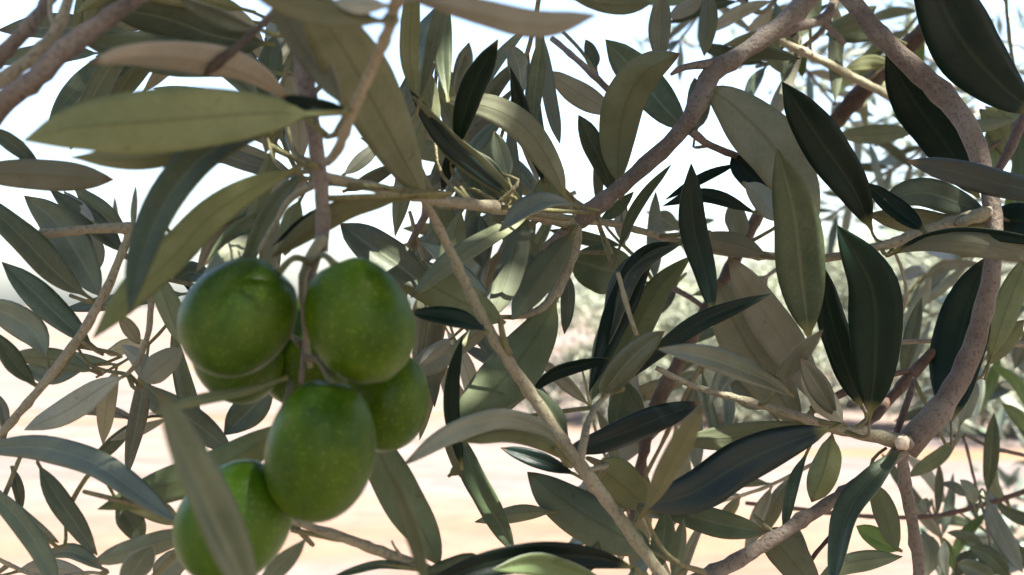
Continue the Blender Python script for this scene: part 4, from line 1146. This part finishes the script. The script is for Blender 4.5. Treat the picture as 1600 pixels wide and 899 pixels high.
spray('narrow dark leaves hanging from the top in the upper centre', [(845, -20, 7, .44), (830, 60, 7, .44), (800, 160, 6, .44), (770, 260, 5, .44), (760, 330, 4, .44)], 'bark_green', 6, .05, ['q', 'b', 'q', 'q', 'p'], 30, wid=.15, spread=30)
spray('narrow grey leaves hanging beside the blurred twig at top', [(700, -30, 6, .40), (690, 60, 6, .40), (680, 140, 5, .40), (690, 220, 4, .40)], 'bark_green', 5, .05, ['b', 'q', 'q', 'p'], 31, wid=.16, spread=24)
spray('fine pale shoot at the right edge halfway up', [(1660, 420, 6, .95), (1590, 450, 6, .95), (1520, 470, 5, .95), (1440, 500, 4, .95)], 'bark_beige', 6, .045, ['p', 's', 'q', 'p'], 32, wid=.17)
spray('fine pale shoot in the bottom right corner', [(1650, 900, 6, .72), (1590, 860, 6, .72), (1540, 830, 5, .72), (1470, 780, 4, .72)], 'bark_green', 5, .045, ['p', 's', 'q', 'm'], 33, wid=.17)
spray('upright sage shoot near the bottom right corner', [(1470, 950, 6, .66), (1480, 890, 6, .66), (1470, 840, 5, .66), (1455, 780, 4, .66)], 'bark_green', 4, .045, ['p', 'q', 'g'], 34, wid=.17, spread=32)
spray('thin twig with small grey leaves low in the centre', [(1060, 930, 6, .46), (1010, 820, 6, .46), (940, 700, 5, .46), (915, 600, 4, .46), (905, 560, 3, .46)], 'bark_beige', 3, .04, ['q', 'q', 'b', 'p'], 35, wid=.17)
spray('slender-leaved shoot under the main branch', [(1040, 470, 6, .47), (1000, 410, 6, .47), (960, 370, 5, .47), (930, 330, 4, .47)], 'bark_green', 3, .04, ['q', 'q', 'b', 'p'], 36, wid=.17)
spray('slender shoot left of the olives with narrow pale leaves', [(330, 420, 5, .40), (290, 470, 5, .40), (230, 540, 5, .40), (150, 590, 4, .40)], 'bark_green', 4, .04, ['q', 's', 'q', 'p'], 37, wid=.17)
spray('small far shoot of blue-green leaves under the main branch fork', [(1010, 330, 4, .8), (1030, 345, 4, .8), (1070, 360, 3, .8)], 'bark_green', 2, .035, ['p', 'q'], 39, wid=.2)
spray('brown twig bearing narrow leaves between main branch and dark slanting branch', [(1310, -30, 9, .58), (1290, 40, 9, .58), (1230, 90, 7, .585), (1180, 105, 5, .59)], 'bark_brown', 5, .05, ['u', 'q', 's', 'm'], 40, wid=.16)
spray('olive-toned shoot behind the big dark leaf in the upper right', [(1640, 120, 8, .5), (1590, 190, 7, .5), (1550, 230, 6, .5), (1480, 250, 5, .5)], 'bark_brown', 4, .05, ['u', 'g', 's'], 41, wid=.18)

spray('grey-green filler shoot behind the fork of the main branch', [(900, 300, 7, .56), (840, 330, 7, .56), (770, 370, 6, .56), (690, 420, 5, .56)], 'bark_beige', 6, .05, ['q', 'b', 'q', 's', 'p'], 50, wid=.17)
spray('sage shoot hanging behind the horizontal twig left of the fork', [(700, 170, 6, .52), (730, 240, 6, .52), (770, 310, 5, .52), (800, 400, 4, .52)], 'bark_green', 6, .045, ['q', 'q', 'b', 'p'], 51, wid=.17)
spray('thin-leaved shoot behind the dark lower centre leaf', [(1280, 720, 6, .5), (1200, 760, 6, .5), (1110, 790, 5, .5), (1020, 830, 4, .5)], 'bark_beige', 5, .045, ['b', 'q', 'q', 'p'], 53, wid=.17)
spray('shoot of narrow leaves behind the dark hanging leaf right of centre', [(1250, 400, 6, .55), (1190, 440, 6, .55), (1140, 520, 5, .55), (1080, 600, 4, .55)], 'bark_brown', 5, .045, ['q', 'b', 's', 'p'], 54, wid=.17)
spray('narrow-leaved shoot along the top left edge', [(380, -30, 6, .46), (300, 20, 6, .46), (220, 50, 5, .46), (150, 90, 4, .46)], 'bark_green', 5, .05, ['q', 'b', 'q', 'p'], 56, wid=.17, spread=34)
spray('tangle of fine yellowish stems above the olives', [(495, 275, 7, .30), (455, 290, 6, .30), (420, 330, 5, .30), (395, 400, 4, .30)], 'bark_green', 5, .035, ['b', 's', 'q', 'p'], 57, wid=.15, spread=40)
spray('shoot with slim leaves between olives and slender twig', [(640, 330, 6, .42), (660, 400, 6, .42), (690, 470, 5, .42), (720, 560, 4, .42)], 'bark_beige', 4, .045, ['q', 'b', 'q', 'p'], 58, wid=.16)

# ------------------------------------------------------------------ olives
def olive(label, cx, cy, rx, ry, d, ang, mat='olive_green', stalk_to=None):
    """plump fruit: semi-axes rx (across) and ry (along) in pixels, ang = lean of the long axis in the picture"""
    k = d / F
    a, c = rx * k, ry * k
    NUo, NVo = 30, 44
    verts, faces = [], []
    for i in range(NUo + 1):
        th = math.pi * i / NUo
        z = math.cos(th)
        r = math.sin(th) ** 0.94
        zz = z * c * (1.0 if z < 0 else 0.985)
        if z > 0.93: zz -= (z - 0.93) * c * 0.9          # dimple round the stalk
        if z < -0.985: zz -= (-z - 0.985) * c * 1.5      # tiny nipple
        rr = a * r * (1 + 0.045 * -z * (1 - z * z))
        for j in range(NVo):
            ph = 2 * math.pi * j / NVo
            w = 1 + 0.012 * math.sin(2 * ph + cx) + 0.008 * math.sin(3 * ph + th * 2)
            verts.append((rr * math.cos(ph) * w, rr * math.sin(ph) * w, zz))
    for i in range(NUo):
        for j in range(NVo):
            j2 = (j + 1) % NVo
            faces.append((i * NVo + j, (i + 1) * NVo + j, (i + 1) * NVo + j2, i * NVo + j2))
    me = bpy.data.meshes.new('olive')
    me.from_pydata(verts, [], faces)
    me.validate()
    me.polygons.foreach_set('use_smooth', [True] * len(me.polygons))
    me.materials.append(MATS[mat])
    o = link('olive', me)
    o.location = world_pt(cx, cy, d)
    o.rotation_euler = (R(8), R(ang), R(cx % 90))
    o.rotation_euler = (Matrix.Rotation(PITCH, 3, 'X') @ Matrix.Rotation(R(ang), 3, 'Y') @ Matrix.Rotation(R(cx % 360), 3, 'Z')).to_euler()
    tag(o, label, 'olive', 'green olives in the hanging cluster')
    if stalk_to:
        M = o.rotation_euler.to_matrix()
        top = o.location + M @ Vector((0, 0, c * 0.9))
        end = world_pt(*stalk_to)
        mid = (top + end) / 2 + Vector((0, 0, 0.002))
        pts = [Vector(p) for p in spline([tuple(top), tuple(mid), tuple(end)], 9)]
        me, org = tube_mesh('stalk', pts, [0.0010, .0008, .0007, .0007, .0007, .0007, .0007, .0008, .0009], 8, .06, True, 4)
        me.materials.append(MATS['bark_green'])
        s_ = link('stalk', me, o)
        s_.matrix_parent_inverse = Matrix.Identity(4)
        inv = M.transposed()
        me.transform(inv.to_4x4())
        s_.location = inv @ (org - o.location)
    return o


olive('round green olive at the upper left of the cluster', 373, 495, 84, 100, .243, 42, stalk_to=(484, 410, .252))
olive('round green olive at the upper right of the cluster', 562, 500, 82, 102, .240, -24, stalk_to=(486, 412, .25))
olive('largest frontmost olive hanging low in the middle of the cluster', 501, 703, 85, 114, .238, 10, stalk_to=(480, 560, .26))
olive('half hidden olive behind the middle one, right of the cluster', 604, 626, 68, 80, .266, 8, stalk_to=(484, 560, .264))
olive('lowest olive, partly covered by a narrow grey leaf', 366, 815, 84, 103, .244, 38, 'olive_light', stalk_to=(455, 600, .262))
olive('shaded olive peeking out under the upper left olive', 372, 556, 76, 68, .272, 60, stalk_to=(470, 540, .265))
olive('added olive filling the dark gap in the centre of the cluster', 480, 550, 84, 88, .286, 5, stalk_to=(484, 450, .262))  # extra olive, added to fill the shade between the others
